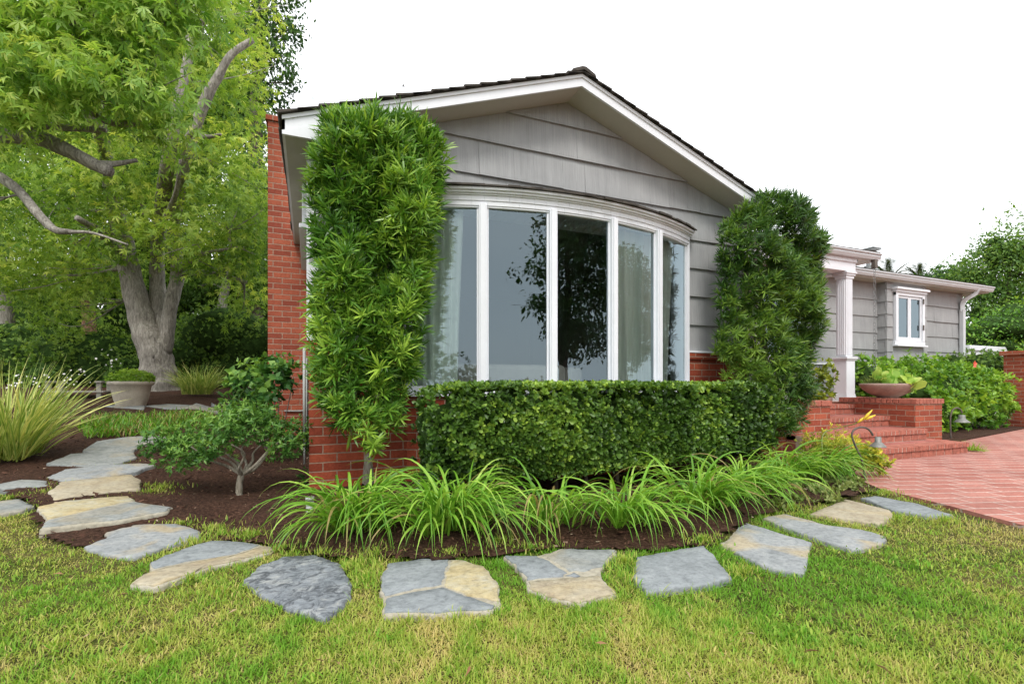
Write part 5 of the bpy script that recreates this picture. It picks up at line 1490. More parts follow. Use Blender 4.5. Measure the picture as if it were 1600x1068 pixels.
# the sweetgum behind the terrace
Zt = 9.0
tb_ = (-2.517,10.796,0.708)
base = (tb_[0], tb_[1], float(terrain(tb_[0], tb_[1])))
paths = [([(base[0], base[1], base[2] - .3), (-2.560,10.814,0.779), (-2.582,10.823,1.027), (-2.604,10.833,1.381), (-2.588,10.848,1.679)], .39, .22),
         ([(-2.609,10.813,1.321), (-2.714,10.802,1.729), (-2.834,10.820,2.135), (-2.957,10.817,2.708), (-3.058,10.805,3.275), (-3.192,10.752,4.047), (-3.311,10.694,4.913), (-3.427,10.634,6.204)], .25, .08),
         ([(-2.575,10.874,1.444), (-2.561,10.901,1.922), (-2.600,10.939,2.402), (-2.622,10.948,3.000), (-2.426,10.325,3.672), (-2.033,9.078,4.341), (-1.836,8.780,5.123), (-1.734,8.846,5.771), (-1.705,9.050,6.610)], .165, .05),
         ([(-2.495,10.787,1.441), (-2.419,10.755,1.854), (-2.342,10.724,2.385), (-2.244,10.683,2.917), (-2.197,10.230,3.559), (-1.799,9.089,4.387), (-1.461,8.732,5.230), (-1.280,8.656,5.594), (-1.098,8.581,5.919), (-0.809,8.569,6.216)], .135, .04),
         ([(-2.968,10.822,2.708), (-3.051,10.585,3.107), (-3.226,10.008,3.370), (-3.341,9.623,3.443)], .09, .04),
         ([(-1.861,9.061,4.514), (-1.617,8.580,4.605), (-1.383,8.266,4.447), (-1.169,8.069,4.433)], .05, .018),
         ([(-3.257,10.725,4.483), (-3.064,9.508,4.840), (-3.052,8.961,4.903), (-2.782,8.632,4.988), (-2.364,8.458,5.269), (-2.063,8.333,5.314)], .08, .03),
         ([(-2.426,10.325,3.672), (-2.140,9.556,3.632), (-1.913,9.029,3.842), (-1.776,8.646,4.203)], .06, .02),
         ([(-2.233,10.678,2.917), (-1.905,10.108,3.051), (-1.598,9.547,3.056), (-1.175,9.046,3.048)], .05, .02),
         ([(-2.375,11.062,2.925), (-1.884,10.533,2.917), (-1.469,10.144,2.813), (-1.019,9.740,2.656)], .07, .03)]
gb_ = [((-4.405,11.149,6.944),(1.3,1.1,1.0)), ((-3.403,10.840,7.244),(1.3,1.2,1.0)), ((-2.482,10.565,6.971),(1.1,1.0,.9)), ((-1.629,10.210,7.086),(1.0,.9,.85)), ((-2.878,10.297,5.811),(1.2,1.0,.8)), ((-1.657,9.788,5.590),(1.0,.9,.75)), ((-1.149,10.010,6.278),(.45,.6,.7)),
       ((-2.313,9.845,4.401),(1.2,1.0,.75)), ((-1.319,9.431,4.509),(.85,.85,.75)), ((-1.093,9.121,3.685),(.65,.7,.6)), ((-3.306,10.258,4.186),(1.1,.9,.7)), ((-4.614,11.236,4.236),(1.2,1.0,.9)), ((-4.093,11.019,3.333),(1.1,.9,.6)),
       ((-4.883,11.673,2.836),(1.0,.9,.55)), ((-1.794,9.521,3.295),(.9,.8,.45)), ((-0.972,9.287,3.110),(.45,.6,.5)), ((-1.540,9.956,2.881),(.7,.6,.32)), ((-3.629,11.259,2.858),(.8,.7,.42)), ((-2.844,10.174,3.355),(.8,.7,.5)), ((-3.780,10.889,5.703),(1.2,1.,.8)),
       ((-5.919,12.212,6.165),(1.4,1.1,1.4)), ((-5.701,12.122,3.803),(1.2,1.0,1.0)), ((-4.174,11.486,9.354),(1.8,1.3,1.0)), ((-2.211,10.669,9.118),(1.5,1.2,1.0)), ((-1.235,10.479,7.853),(.5,.6,.6)), ((-4.517,12.712,2.425),(.9,.6,.5)), ((-1.196,10.896,2.488),(.5,.5,.4))]
tree('sweetgum_tree', base, 'big multi stemmed tree with grey bark and bright lime star shaped leaves behind the terrace', 'tree', paths, gb_, 35000, STAR, .105, 'l_gum', 'bark', 111, .50, None, 7, True, .5, 2.2)

# boughs of a nearer sweetgum standing just left of the view
nb_ = (-3.329,5.047,0.142)
nb_ = (-3.9, 5.0, float(terrain(-3.9, 5.0)))
np_ = [([(nb_[0], nb_[1], nb_[2] - .2), (nb_[0] + .02, nb_[1], 1.2), (-4.402,7.681,2.763), (-4.206,7.600,3.826), (-3.944,7.491,5.102)], .24, .12),
       ([(-4.271,7.627,3.472), (-3.486,7.192,3.528), (-2.790,6.794,3.498), (-2.412,6.636,3.361), (-2.097,6.505,3.184), (-1.958,6.448,3.116)], .10, .058),
       ([(-2.097,6.505,3.184), (-1.926,6.488,3.220), (-1.726,6.459,3.284)], .045, .018),
       ([(-4.336,7.654,3.401), (-3.294,7.004,3.157), (-2.860,6.715,2.925), (-2.561,6.482,2.589), (-2.386,6.355,2.422), (-2.225,6.234,2.380)], .065, .028),
       ([(-3.484,7.408,3.521), (-2.951,7.186,3.752), (-2.484,6.992,3.737), (-2.118,6.839,3.708)], .05, .028),
       ([(-2.341,6.824,3.968), (-2.177,6.756,3.826), (-1.995,6.626,3.715), (-1.765,6.475,3.681)], .034, .034),
       ([(-4.140,7.573,4.039), (-3.229,7.085,4.258), (-2.664,6.741,4.126), (-2.341,6.824,3.968)], .05, .034),
       ([(-2.225,6.234,2.380), (-2.005,6.142,2.368), (-1.645,5.884,2.223)], .02, .008)]
nbb = [((-2.804,6.583,4.656),(.8,.6,.5)), ((-2.258,6.356,4.590),(.7,.6,.5)), ((-1.809,6.277,4.464),(.6,.5,.42)), ((-2.510,6.352,4.001),(.7,.6,.4)), ((-3.167,6.734,4.000),(.6,.6,.6)), ((-1.976,6.130,3.872),(.5,.45,.28)), ((-1.593,6.296,4.057),(.42,.4,.28)),
       ((-2.691,6.320,3.496),(.5,.45,.22)), ((-1.495,6.363,4.815),(.5,.45,.4)), ((-1.196,6.347,5.244),(.5,.5,.4)), ((-3.409,6.835,4.787),(.8,.7,.7)), ((-2.258,6.356,5.246),(.9,.7,.5)), ((-1.782,6.374,5.354),(.7,.6,.5)), ((-1.512,6.695,3.679),(.3,.3,.16)), ((-3.167,6.734,2.622),(.4,.4,.3)), ((-1.655,6.430,3.806),(.3,.3,.2))]
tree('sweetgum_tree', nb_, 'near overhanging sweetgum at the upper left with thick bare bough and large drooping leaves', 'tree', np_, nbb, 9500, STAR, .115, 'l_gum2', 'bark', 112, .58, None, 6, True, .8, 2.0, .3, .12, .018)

# dark tree behind whose edge shows against the sky
db = ((-1.505,16.874,1.047)[0], (-1.505,16.874,1.047)[1], .8)
dp = [([(db[0], db[1], .4), (-1.596,16.912,4.787), (-1.505,16.874,8.724), (-1.414,16.836,12.661), (-1.323,16.798,16.598)], .3, .08)]
dbl = [((-1.051,16.685,12.366),(.75,.9,.8)), ((-0.778,16.572,13.842),(.9,1,.9)), ((-1.051,16.685,10.889),(.65,.9,.75)), ((-1.232,16.761,9.708),(.6,.9,.6)), ((-0.505,16.458,10.102),(.28,.4,.22)), ((-0.451,16.435,11.677),(.32,.5,.3)), ((-1.505,16.874,11.480),(.9,1,1.2)), ((-2.306,17.749,12.648),(1.2,1.2,1.6)), ((-1.596,16.912,8.724),(.7,.8,.9)), ((-1.868,17.025,15.417),(1.6,1.4,1.4)), ((-1.505,16.874,7.149),(.8,.9,.9)), ((-0.778,16.572,15.614),(.9,1,1))]
tree('broadleaf_tree', db, 'dark green tree behind the sweetgum with its ragged edge against the white sky', 'tree', dp, dbl, 15000, OVATE, .16, 'l_dark', 'bark2', 113, .55, None, 8, True, .5, 2.6, .35, .14)

# woodland background on the left
bgs = [((-7.160,16.520,0.850), [(-7.251,16.558,1.506), (-7.282,16.571,2.490), (-7.342,16.596,3.475), (-7.463,16.646,5.771)], .34, [((-7.312,16.583,5.771),(2.2,1.4,1.7)), ((-6.402,16.529,4.210),(1.4,1.0,.9)), ((-8.418,17.369,3.874),(1.4,1.0,1.2)), ((-6.029,16.591,6.821),(1.6,1.2,1.4))], 'l_back', 'bark', 'background tree whose pale trunk shows at the far left edge above the hedge'),
       ((-5.013,15.085,0.929), [(-4.999,15.079,1.480), (-4.984,15.073,2.110), (-5.126,15.349,2.931), (-5.495,15.827,4.459)], .22, [((-5.646,15.890,3.475),(1.1,.8,.5)), ((-4.813,15.543,3.803),(1.0,.8,.6)), ((-5.557,16.394,5.456),(1.4,1.0,1.0)), ((-4.541,15.755,3.202),(.7,.6,.5)), ((-6.225,16.239,3.000),(.6,.5,.3))], 'l_back', 'bark_red', 'small background tree with a reddish trunk left of the sweetgum'),
       ((-2.254,15.561,1.027), [(-2.254,15.561,2.267), (-2.172,15.527,3.330), (-1.976,15.445,4.039), (-1.518,15.255,4.393)], .16, [((-2.254,15.561,4.748),(1.4,1.,1.0)), ((-1.354,15.187,5.102),(.8,.8,1.1)), ((-3.101,16.455,5.811),(1.4,1.0,1.2)), ((-1.405,15.749,3.790),(.7,.6,.6)), ((-1.744,15.890,6.546),(1.,.8,1.0)), ((-2.931,16.385,3.606),(.8,.6,.5))], 'l_back', 'bark', 'background tree with crossing pale limbs between the sweetgum and the chimney'),
       ((-4.685,18.198,1.047), [(-4.685,18.198,2.819), (-4.685,18.198,4.787), (-4.685,18.198,7.740)], .2, [((-4.685,18.198,4.393),(1.8,1.,1.6)), ((-4.748,18.765,7.969),(2.2,1.2,2.0)), ((-4.998,19.411,11.559),(2.6,1.4,2.0)), ((-7.033,20.258,10.299),(2.6,1.4,2.4)), ((-8.972,21.065,10.929),(2.4,1.4,2.4)), ((-3.156,18.645,10.089),(1.9,1.2,1.9)), ((-10.716,21.792,9.249),(2.,1.4,2.6)), ((-7.940,20.094,2.884),(1.8,.8,1.1)), ((-4.372,18.609,2.477),(2.0,.8,1.1)), ((-1.555,17.437,2.884),(1.0,.8,1.3)), ((-10.194,21.032,3.291),(1.6,.8,1.5)), ((-1.799,18.080,6.519),(.8,.8,1.9)), ((-2.814,17.636,3.842),(1.3,.8,1.1)), ((-1.617,17.137,3.842),(1.1,.8,1.1)), ((-2.777,17.404,1.637),(1.6,.8,1.0)), ((-6.497,19.169,1.648),(1.8,.8,1.0))], 'l_mid', 'bark2', 'broad dark tree closing the garden behind all the other trunks')]
for i, (b, tp, r0, bl, m_, bk_, lab) in enumerate(bgs):
    bb_ = (b[0], b[1], float(terrain(b[0], b[1])))
    tree('background_tree', bb_, lab, 'tree', [([(bb_[0], bb_[1], bb_[2] - .2)] + tp, r0, r0 * .4)], bl, 12000 if i < 3 else 38000, OVATE, .13 if i < 3 else .19, m_, bk_, 120 + i, .45 if i < 3 else .5, 'trees closing the left side of the garden', 8, True, .5, 2.6, inner=0 if i < 3 else .86)
# hedge and shrubs below them
r = np.random.default_rng(140)
shrub('dark_hedge', (-5.633,13.718,1.401), 'long dark hedge behind the flax and the white flowers', 'hedge', M['l_mid'], [((-7.160,14.354,1.401),(1.4,.6,.75)), ((-6.142,13.930,1.401),(1.3,.6,.8)), ((-5.430,13.742,1.406),(1.2,.6,.72)), ((-8.177,14.777,1.401),(1.4,.6,.8))], 26000, OVATE, .075, 141, None, tint0=.55, per=7, lump=.15, shell=5, inner=.8)
shrub('viburnum', (-4.275,12.611,1.112), 'mixed mid green shrub with small white blooms behind the bench', 'shrub', M['l_back'], [((-4.517,12.712,1.244),(.9,.6,.7)), ((-3.927,12.683,1.319),(.9,.6,.75)), ((-3.426,12.258,0.981),(.5,.4,.5)), ((-4.685,12.349,0.976),(.6,.4,.45))], 18000, OVATE, .065, 142, None, tint0=.45, per=7, shell=4, inner=.72)
shrub('round_shrub', (-1.626,12.050,1.401), 'large dark rounded shrub between the sweetgum trunk and the chimney', 'shrub', M['l_mid'], [((-1.626,12.050,1.952),(.95,.7,.62)), ((-1.128,11.951,1.685),(.7,.6,.6)), ((-2.261,12.640,1.559),(.7,.5,.45)), ((-1.385,12.058,1.128),(.9,.6,.4))], 24000, OVATE, .050, 143, None, tint0=.48, per=8, lump=.12, shell=5, inner=.82)
shrub('round_shrub', (-2.654,12.803,1.204), 'low mid green shrub just right of the sweetgum trunk', 'shrub', M['l_back'], [((-2.588,12.776,1.346),(.6,.5,.5)), ((-2.408,13.459,2.057),(.7,.5,.5))], 9000, OVATE, .065, 144, None, tint0=.45, per=7, shell=4, inner=.75)
# white flower patch
vf = bpy.data.objects['viburnum']
r = np.random.default_rng(145)
fp_ = np.array([(-4.559,11.538,0.850), (-4.290,11.426,0.757), (-4.883,11.673,0.873), (-4.174,11.486,0.850), (-4.044,11.649,1.031), (-4.546,11.857,0.971), (-4.668,11.475,0.711), (-4.020,11.314,0.710), (-5.041,11.630,0.781), (-3.600,11.789,1.349)])
p = np.repeat(fp_, 12, 0) + r.normal(0, .10, (120, 3))
fa = leaf_arrays(ROUND, p, rand_dir(120, r), norm(r.normal(0, .4, (120, 3)) + np.array([0, -1., .6])), .036 * r.uniform(.6, 1.2, 120), .5)
leaves('blossoms', fa, M['petal_white'], vf)

# trees behind the right wing
tree('broadleaf_tree', ((22.392,9.093,0.850)[0], (22.392,9.093,0.850)[1], 0), 'loose mid green tree rising behind the right end of the wing', 'tree', [([((22.392,9.093,0.850)[0], (22.392,9.093,0.850)[1], -.2), (22.351,9.110,2.189), (22.434,9.076,3.973), (22.598,9.007,5.312)], .2, .06)],
     [((22.186,9.179,5.312),(.9,.9,.8)), ((21.877,9.307,4.196),(1.1,.9,.8)), ((23.010,8.836,5.312),(1.0,1.,1.2)), ((22.804,8.921,3.527),(1.2,1.,1.0)), ((21.614,9.634,4.687),(.55,.6,.6)), ((24.246,8.321,4.643),(1.5,1.2,1.6)), ((21.671,9.393,3.304),(.8,.8,.8)), ((21.444,9.921,4.389),(.45,.5,.45)), ((22.083,9.222,5.803),(.35,.4,.35))], 19000, OVATE, .14, 'l_right', 'bark2', 151, .52, 'trees behind the wing', 8, True, .35, 2.2, .55, .22, inner=.4)
tree('broadleaf_tree', ((18.271,7.559,0.850)[0], (18.271,7.559,0.850)[1], 0), 'brighter dense rounded tree just above the white topped wall', 'tree', [([((18.271,7.559,0.850)[0], (18.271,7.559,0.850)[1], -.2), (18.271,7.559,1.585), (18.356,7.524,2.320)], .14, .06)],
     [((18.271,7.559,2.412),(1.0,.8,.45)), ((18.950,7.277,2.687),(.9,.8,.55)), ((19.967,6.853,2.687),(1.2,.9,.7)), ((17.593,7.841,2.228),(.5,.6,.35)), ((18.017,7.665,1.860),(.8,.7,.4)), ((18.950,7.277,1.860),(.9,.7,.45))], 11000, OVATE, .10, 'l_hib', 'bark2', 152, .48, 'trees behind the wing', 8, inner=.8)
tree('broadleaf_tree', ((26.579,12.766,0.850)[0], (26.579,12.766,0.850)[1], 0), 'distant low tree showing just over the wing gutter', 'tree', [([((26.579,12.766,0.850)[0], (26.579,12.766,0.850)[1], -.2), (26.579,12.766,2.582), (26.633,12.744,5.181)], .2, .08)],
     [((26.313,12.877,5.758),(.8,.8,.45)), ((26.979,12.600,5.700),(.7,.7,.5)), ((25.780,13.099,5.585),(.5,.6,.3))], 1500, OVATE, .2, 'l_dark', 'bark2', 153, .5, 'trees behind the wing', 7)
for (px_, Zp, lab) in (((26.321,15.040,5.952), 1.1, 'small palm crown peeking over the wing roof near the vent pipe'), ((30.058,15.651,6.309), 1.0, 'farther palm crown peeking over the middle of the wing roof')):
    t = empty('palm_tree', (px_[0], px_[1], 0), lab, 'palm', 'palms behind the wing')
    mb = MB(); mb.tube([(px_[0], px_[1], -.2), (px_[0], px_[1], px_[2] * .5), (px_[0], px_[1], px_[2] - .1)], [.2, .16, .14], 10); mb.build('trunk', M['bark2'], t, True)
    r = np.random.default_rng(160); n = 26
    az = r.uniform(0, 2 * PI, n); parts = []
    fr_ = blades_arrays(np.tile(np.array(px_), (n, 1)) + r.normal(0, .03, (n, 3)), az, r.uniform(.0, 1.2, n), r.uniform(.3, 1.2, n), np.full(n, Zp), np.full(n, .03), 6, r.uniform(.2, .8, n))
    cen = fr_[0].reshape(n, 7, 2, 3).mean(2)
    for k in range(1, 6):
        for s in (-1, 1):
            for j in range(4):
                c_ = cen[:, k] + (cen[:, min(k + 1, 6)] - cen[:, k]) * j / 4
                d_ = norm(cen[:, min(k + 1, 6)] - cen[:, k - 1])
                sd = norm(np.cross(d_, np.array([0, 0, 1.])))
                parts.append(leaf_arrays(LANCE, c_, d_ + sd * s * 1.0 + np.array([0, 0, -.2]), np.tile(np.array([[0, 0, 1.]]), (n, 1)), .30, r.uniform(.2, .8, n)))
    leaves('crown', [fr_] + parts, M['l_palm'], t)

# garden trees across the lawn, mirrored in the bow window
for i, (b, bl, lab) in enumerate((((7.2, -5.2, 0), [((7.0,-5.2,4.6),(1.8,1.4,1.2)), ((5.4,-5.2,4.2),(1.3,1.1,.7)), ((4.1,-5.0,3.3),(1.0,.8,.45)), ((5.0,-5.2,2.4),(.9,.8,.4)), ((8.4,-5.2,3.6),(1.5,1.2,1.1)), ((6.8,-5.2,3.0),(1.2,1.,.8)), ((7.3,-5.2,6.3),(1.6,1.3,.9)), ((8.9,-5.2,5.3),(1.3,1.,.9)), ((6.2,-5.2,1.9),(.8,.6,.35)), ((3.1,-5,3.9),(1.0,.8,.35)), ((2.7,-5,3.0),(.7,.6,.25)), ((3.3,-5,5.2),(.7,.6,.3)), ((4.6,-5,5.6),(1.0,.8,.5)), ((5.8,-5.2,5.0),(1.2,1.,.8)), ((2.9,-5,4.5),(.55,.6,.3)), ((3.1,-5,2.5),(.5,.5,.25)), ((7.6,-5.2,2.3),(1.3,1.,.7)), ((7.6,-5.3,5.6),(1.3,1.,.8))], 'dark layered tree across the lawn that is mirrored in the middle panes'),
                   ((18.5, -6.5, 0), [((18.0,-6.5,4.6),(2.4,2.,1.8)), ((16.6,-6.2,3.6),(1.8,1.5,1.2)), ((20.0,-6.5,3.4),(2.,1.6,1.4)), ((17.2,-6.2,6.2),(1.8,1.5,1.3)), ((15.8,-6,5.2),(1.2,1.,.8)), ((18.0,-6.3,2.2),(2.2,1.,.9)), ((20.0,-6.3,5.6),(1.6,1.,1.2))], 'second dark tree mirrored in the right hand panes'))):
    tree('garden_tree', b, lab, 'tree', [([(b[0], b[1], -.2), (b[0] - .05, b[1], 1.5), (b[0] + .1, b[1], 3.2), (b[0], b[1], 5)], .2, .07)], bl, 30000, OVATE, .16, 'l_dark', 'bark2', 171 + i, .45, None, 8, True, .4, 2.4)
shrub('far_shrub', (-7, -12, 0), 'rounded shrub far across the lawn mirrored low in the left pane', 'shrub', M['l_dark'], [((-7,-12,1.1),(2.2,1.5,1.2)), ((-3,-14,.6),(4,1.2,.7)), ((3,-15,.5),(4,1.2,.6))], 4000, OVATE, .22, 175, None, tint0=.45, per=7)

# ------------------------------------------------------------------ lawn blades, clippings and chips
r = np.random.default_rng(200)
def lawn_samples():
    out = []
    for (rlo, rhi, dens) in ((.9, 2.0, 34000), (2.0, 2.9, 19000), (2.9, 4.2, 10000), (4.2, 7.5, 2200)):
        A = PI * (rhi**2 - rlo**2); n = int(A * dens)
        rad = np.sqrt(r.uniform(rlo**2, rhi**2, n)); a = r.uniform(-PI, PI, n)
        x, y = rad * np.sin(a), rad * np.cos(a)
        # only in front of and beside the camera heading, plus a thin ring elsewhere
        fx, fy = x * math.sin(math.radians(22.6)) + y * math.cos(math.radians(22.6)), x * math.cos(math.radians(22.6)) - y * math.sin(math.radians(22.6))
        k = (fx > .9) & (np.abs(fy) < fx * 1.18 + .35)
        out.append(np.stack([x[k], y[k]], -1))
    return np.concatenate(out)
S = lawn_samples()
x, y = S[:, 0], S[:, 1]
wg1, wg2, wg3 = Wob(2.2, 201), Wob(6.5, 202), Wob(20., 203)
jx = x + .05 * Wob(9., 204)(S) + r.normal(0, .025, len(x)); jy = y + .05 * Wob(9., 205)(S) + r.normal(0, .025, len(x))
ok = ~in_poly(jx, jy, BED) & ~in_poly(x + r.normal(0, .010, len(x)), y + r.normal(0, .010, len(x)), PATIO)
for i, (poly, *_r) in enumerate(STONES):
    P2 = np.array(poly)[:, :2]; c = P2.mean(0)
    jit = 1.0 + r.normal(0, .012, len(x))
    ok &= ~in_poly(c[0] + (x - c[0]) * jit, c[1] + (y - c[1]) * jit, c + (P2 - c) * .972)
S = S[ok]; x, y = S[:, 0], S[:, 1]; n = len(S)
# strips of grass between the stones and on the bed edge
dry = .50 * wg1(S) + .42 * wg2(S) + .30 * wg3(S) + np.clip(-x * .26 - .02, -.18, .42) + .04
bald = (dry + r.normal(0, .18, n)) > 1.0
S = S[~bald | (r.uniform(0, 1, n) < .4)]; x, y = S[:, 0], S[:, 1]; n = len(S)
dry = .50 * wg1(S) + .42 * wg2(S) + .30 * wg3(S) + np.clip(-x * .26 - .02, -.18, .42) + .04
wg4 = Wob(48., 207)(S)
tint = np.clip(.66 - .42 * dry + .15 * wg4 + r.normal(0, .13, n), 0, 1)
straw = r.uniform(0, 1, n) < np.clip(.10 + .22 * dry, .03, .5)
tint[straw] = r.uniform(0, .2, straw.sum())
ln = .85 * np.clip(.026 + .007 * wg2(S) - .005 * dry + .008 * wg4 + r.normal(0, .007, n), .008, .06)
long_ = (wg3(S) > .9) & (wg2(S) > .2); ln[long_] *= 1.5; tint[long_] = np.clip(tint[long_] + .15, 0, 1)
bs = np.stack([x, y, terrain(x, y) - .012], -1)
til = np.abs(r.normal(.75, .4, n)); til[straw] += .5
V = blades_arrays(bs, r.uniform(0, 2 * PI, n), til, r.uniform(.1, 1.3, n), ln, 00.0032 * r.uniform(.6, 1.3, n), 3, tint, 0, .08)
tag(leaves('lawn_grass', [V], M['l_grass']), 'short patchy green and straw coloured lawn grass', 'grass', None, 'stuff')
# tufts creeping into the bed and between flags
def tufts():
    cs = [(-0.573,3.038,0.003), (-0.460,3.176,0.001), (-0.306,3.079,0.000), (-0.574,2.833,0.002), (-0.130,2.778,0.000), (-0.321,2.295,0.000), (-0.471,2.498,0.000), (0.216,2.417,0.000), (0.155,2.356,0.000), (0.224,2.208,0.000), (1.380,1.933,0.000), (1.280,1.769,0.000), (0.583,3.072,0.000), (0.942,2.441,0.000), (2.282,1.915,0.000), (2.333,1.840,0.000), (1.805,1.632,0.000), (1.978,2.042,0.000), (-1.660,4.044,0.079), (-1.270,3.941,0.066), (-1.822,4.279,0.092), (-1.675,4.326,0.094), (-0.715,3.450,0.011), (-1.107,4.090,0.060), (-1.023,4.439,0.063), (0.643,2.381,0.000), (1.058,2.284,0.000), (0.050,2.600,0.000), (0.314,2.490,0.000), (2.792,1.892,0.000), (3.050,2.332,0.000), (3.400,1.899,0.000), (-0.525,3.289,0.003), (-1.052,4.235,0.059), (-1.670,4.594,0.109), (-1.543,5.197,0.155), (-1.685,4.742,0.117), (3.937,2.158,0.000), (3.797,1.929,0.000), (3.643,1.750,0.000), (4.098,2.378,0.000)]
    ps, L = [], []
    for c in cs:
        k = 190; rr = .075 * np.abs(r.normal(0, 1, k)); a = r.uniform(0, 2 * PI, k)
        q = np.stack([c[0] + rr * np.cos(a) * 1.3, c[1] + rr * np.sin(a)], -1)
        ps.append(q); L.append(np.full(k, r.uniform(.028, .05)))
    ps, L = np.concatenate(ps), np.concatenate(L)
    ok = np.ones(len(ps), bool)
    for poly, *_r in STONES:
        P2 = np.array(poly)[:, :2]; c = P2.mean(0); ok &= ~in_poly(ps[:, 0], ps[:, 1], c + (P2 - c) * .985)
    return ps[ok], L[ok]
tp, tl = tufts(); n = len(tp)
V = blades_arrays(np.stack([tp[:, 0], tp[:, 1], terrain(tp[:, 0], tp[:, 1]) + .004], -1), r.uniform(0, 2 * PI, n), np.abs(r.normal(.5, .4, n)), r.uniform(.2, 1.4, n), tl * r.uniform(.6, 1.2, n), .0045 * r.uniform(.6, 1.3, n), 3, np.clip(r.normal(.62, .22, n), 0, 1), 0, .08)
tag(leaves('creeping_grass', [V], M['l_grass']), 'grass tufts creeping between the flagstones and into the mulch', 'grass', None, 'stuff')
wr_ = np.random.default_rng(220)
wc_ = [(wr_.uniform(-1.6, 3.4), wr_.uniform(1.0, 2.6)) for _ in range(70)]
wp = []
for (wx, wy) in wc_:
    if in_poly(np.array([wx]), np.array([wy]), BED)[0] or any(in_poly(np.array([wx]), np.array([wy]), np.array(p_[0]))[0] for p_ in STONES): continue
    k = int(wr_.integers(10, 34)); sp_ = wr_.uniform(.02, .06)
    wp.append(np.stack([wx + wr_.normal(0, sp_, k), wy + wr_.normal(0, sp_, k), np.full(k, float(terrain(wx, wy)) + .006)], -1))
wp = np.concatenate(wp); n = len(wp)
V = blades_arrays(wp, wr_.uniform(0, 2 * PI, n), wr_.uniform(.3, 1.2, n), wr_.uniform(.2, 1.2, n), wr_.uniform(.015, .034, n), wr_.uniform(.004, .008, n), 4, np.clip(wr_.normal(.75, .18, n), 0, 1), .2, .2)
tag(leaves('lawn_weeds', [V], M['l_grass']), 'broader bladed greener weeds dotted through the lawn', 'weeds', None, 'stuff')
# bark chips on the bed
n = 36000
x = r.uniform(-4.5, 4.6, n); y = r.uniform(1.6, 7.5, n)
rad = np.hypot(x, y)
k = in_poly(x, y, BED) & (r.uniform(0, 1, n) < np.clip(2.3 / (rad + .1), 0, 1) ** 1.2) & ~((x > .0) & (y > 4.2))
for poly, *_r in STONES: k &= ~in_poly(x, y, np.array(poly))
x, y = x[k], y[k]; n = len(x)
pos = np.stack([x, y, mulch_z(x, y) + .004], -1)
d = rand_dir(n, r) * np.array([1, 1, .35]); nn = norm(r.normal(0, .45, (n, 3)) + np.array([0, 0, 1.]))
CHIP = T_([(0,-.16,0),(1,-.10,.03),(.95,.12,0),(.05,.14,.04)], [(0,1,2,3)])
ch_ = leaf_arrays(CHIP, pos, d, nn, r.uniform(.010, .030, n) * (1 + .9 * (r.uniform(0, 1, n) < .12)), np.clip(r.normal(.52, .28, n), 0, 1), r.uniform(.6, 1.6, n))
tag(leaves('mulch_chips', ch_, M['chip']), 'loose dark bark chips scattered over the planting bed', 'mulch', None, 'stuff')
# fallen leaves on lawn and bed
FP = [(0.045,1.563,0.000), (0.082,1.526,0.000), (1.411,1.048,0.000), (1.550,0.925,0.000), (0.876,1.195,0.000), (1.007,1.114,0.000), (1.134,1.331,0.000), (0.440,1.377,0.000), (-0.979,2.693,0.008), (-0.246,2.052,0.000), (-0.673,2.035,0.000), (0.848,1.342,0.000), (-0.394,2.325,0.000), (-0.868,3.925,0.031), (-0.247,3.612,0.000), (1.620,1.925,0.000), (1.368,1.185,0.000), (-0.663,2.372,0.000)]
n = len(FP)
pos = np.array(FP); pos[:, 2] += .022
fa = leaf_arrays(OVATE, pos, rand_dir(n, r) * np.array([1, 1, .25]), norm(r.normal(0, .5, (n, 3)) + np.array([0, 0, 1.])), r.uniform(.025, .06, n), r.uniform(0, 1, n), .42)
tag(leaves('fallen_leaves', fa, M['litter']), 'scattered dry brown leaves lying on the lawn', 'fallen leaves', None, 'stuff')

# a small bird high over the roof
bd = (4.637,26.233,16.716)
bird = MB(); bird.tube([(bd[0] - .08, bd[1], bd[2]), (bd[0] - .03, bd[1], bd[2] + .01), (bd[0] + .05, bd[1], bd[2] + .005), (bd[0] + .10, bd[1], bd[2])], [.006, .028, .024, .006], 8)
for s in (-1, 1):
    bird.add([(bd[0] - .03, bd[1], bd[2] + .01), (bd[0] + .04, bd[1], bd[2] + .01), (bd[0] + .02, bd[1] + s * .10, bd[2] + .07), (bd[0] - .01, bd[1] + s * .10, bd[2] + .07), (bd[0] - .03, bd[1] + s * .20, bd[2] + .04)], [(0, 1, 2, 3), (3, 2, 4)])
tag(bird.build('bird', M['iron']), 'tiny dark bird flying in the white sky above the left roof slope', 'bird')

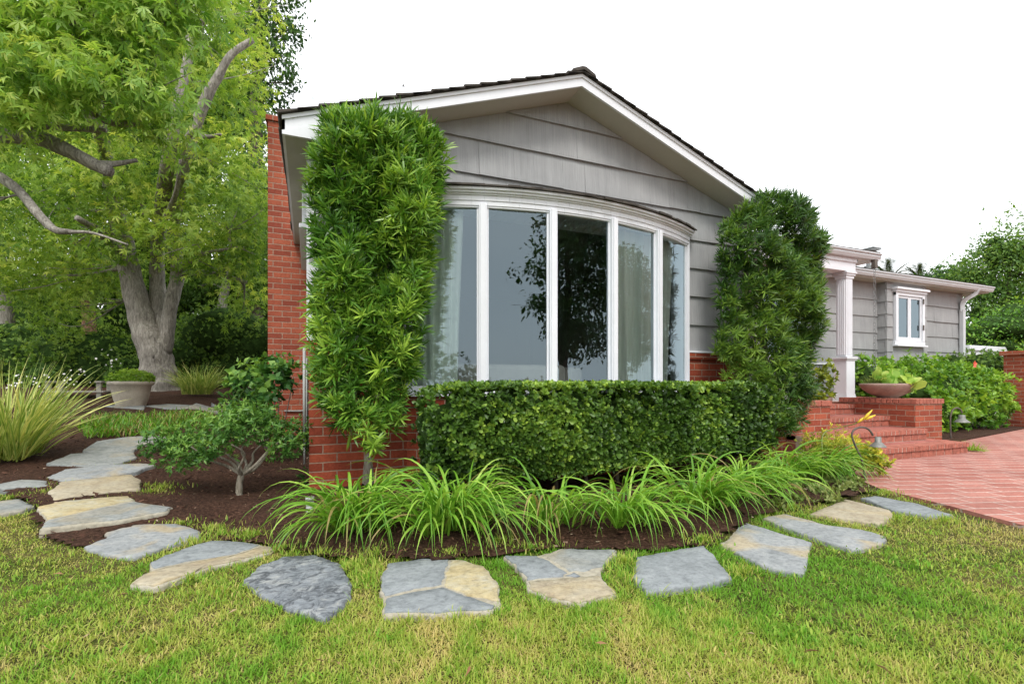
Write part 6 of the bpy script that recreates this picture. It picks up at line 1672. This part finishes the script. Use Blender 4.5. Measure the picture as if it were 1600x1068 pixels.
# ------------------------------------------------------------------ sky, sun, camera
world = bpy.data.worlds.new('World'); scene.world = world; world.use_nodes = True
wn = NT(world.node_tree); bgn = world.node_tree.nodes['Background']
EL, AZ = math.radians(52), math.radians(200)           # sun high behind the camera, through thin cloud
sky = wn.n('ShaderNodeTexSky', sky_type='NISHITA', sun_disc=False, sun_elevation=EL, sun_rotation=AZ, air_density=1., dust_density=3.)
cl = wn.noise(wn.coord('Generated', (1, 1, 2.)), 1.4, 5)
white = wn.ramp(cl, [(.3, (1.0, 1.03, 1.06)), (.7, (1.16, 1.17, 1.18))])
vm = wn.n('ShaderNodeVectorMath', {0: white, 1: (13.5, 13.5, 13.5)}, operation='MULTIPLY')
wn.link(wn.mix(.86, sky.outputs[0], vm.outputs[0]), bgn.inputs[0])
bgn.inputs[1].default_value = .135
sun = bpy.data.lights.new('sun', 'SUN'); sun.energy = 2.3; sun.angle = math.radians(16); sun.color = (1., .96, .90)
so = bpy.data.objects.new('sun', sun); COL.objects.link(so)
# sun_rotation is measured from +Y toward +X for the sky texture
dx_, dy_, dz_ = math.sin(AZ) * math.cos(EL), math.cos(AZ) * math.cos(EL), math.sin(EL)
from mathutils import Vector
so.rotation_euler = Vector((dx_, dy_, dz_)).to_track_quat('Z', 'Y').to_euler()
so.location = (dx_ * 30, dy_ * 30, dz_ * 30)

cam = bpy.data.cameras.new('camera'); cam.sensor_width = 36; cam.lens = 36 * 762 / 1600
cam.shift_y = 66 / 1600; cam.clip_start = .05; cam.clip_end = 2000
co_ = bpy.data.objects.new('camera', cam); COL.objects.link(co_)
co_.location = (0, 0, .85); co_.rotation_euler = (math.radians(90), 0, math.radians(-22.6))
scene.camera = co_
scene.render.resolution_x, scene.render.resolution_y = 1024, 683
scene.view_settings.view_transform = 'Standard'; scene.view_settings.look = 'None'
scene.view_settings.exposure = 0; scene.view_settings.gamma = 1
scene.cycles.use_denoising = True
scene.cycles.max_bounces = 8; scene.cycles.transparent_max_bounces = 12
scene.cycles.diffuse_bounces = 3; scene.cycles.glossy_bounces = 3; scene.cycles.transmission_bounces = 4
scene.cycles.sample_clamp_indirect = 6
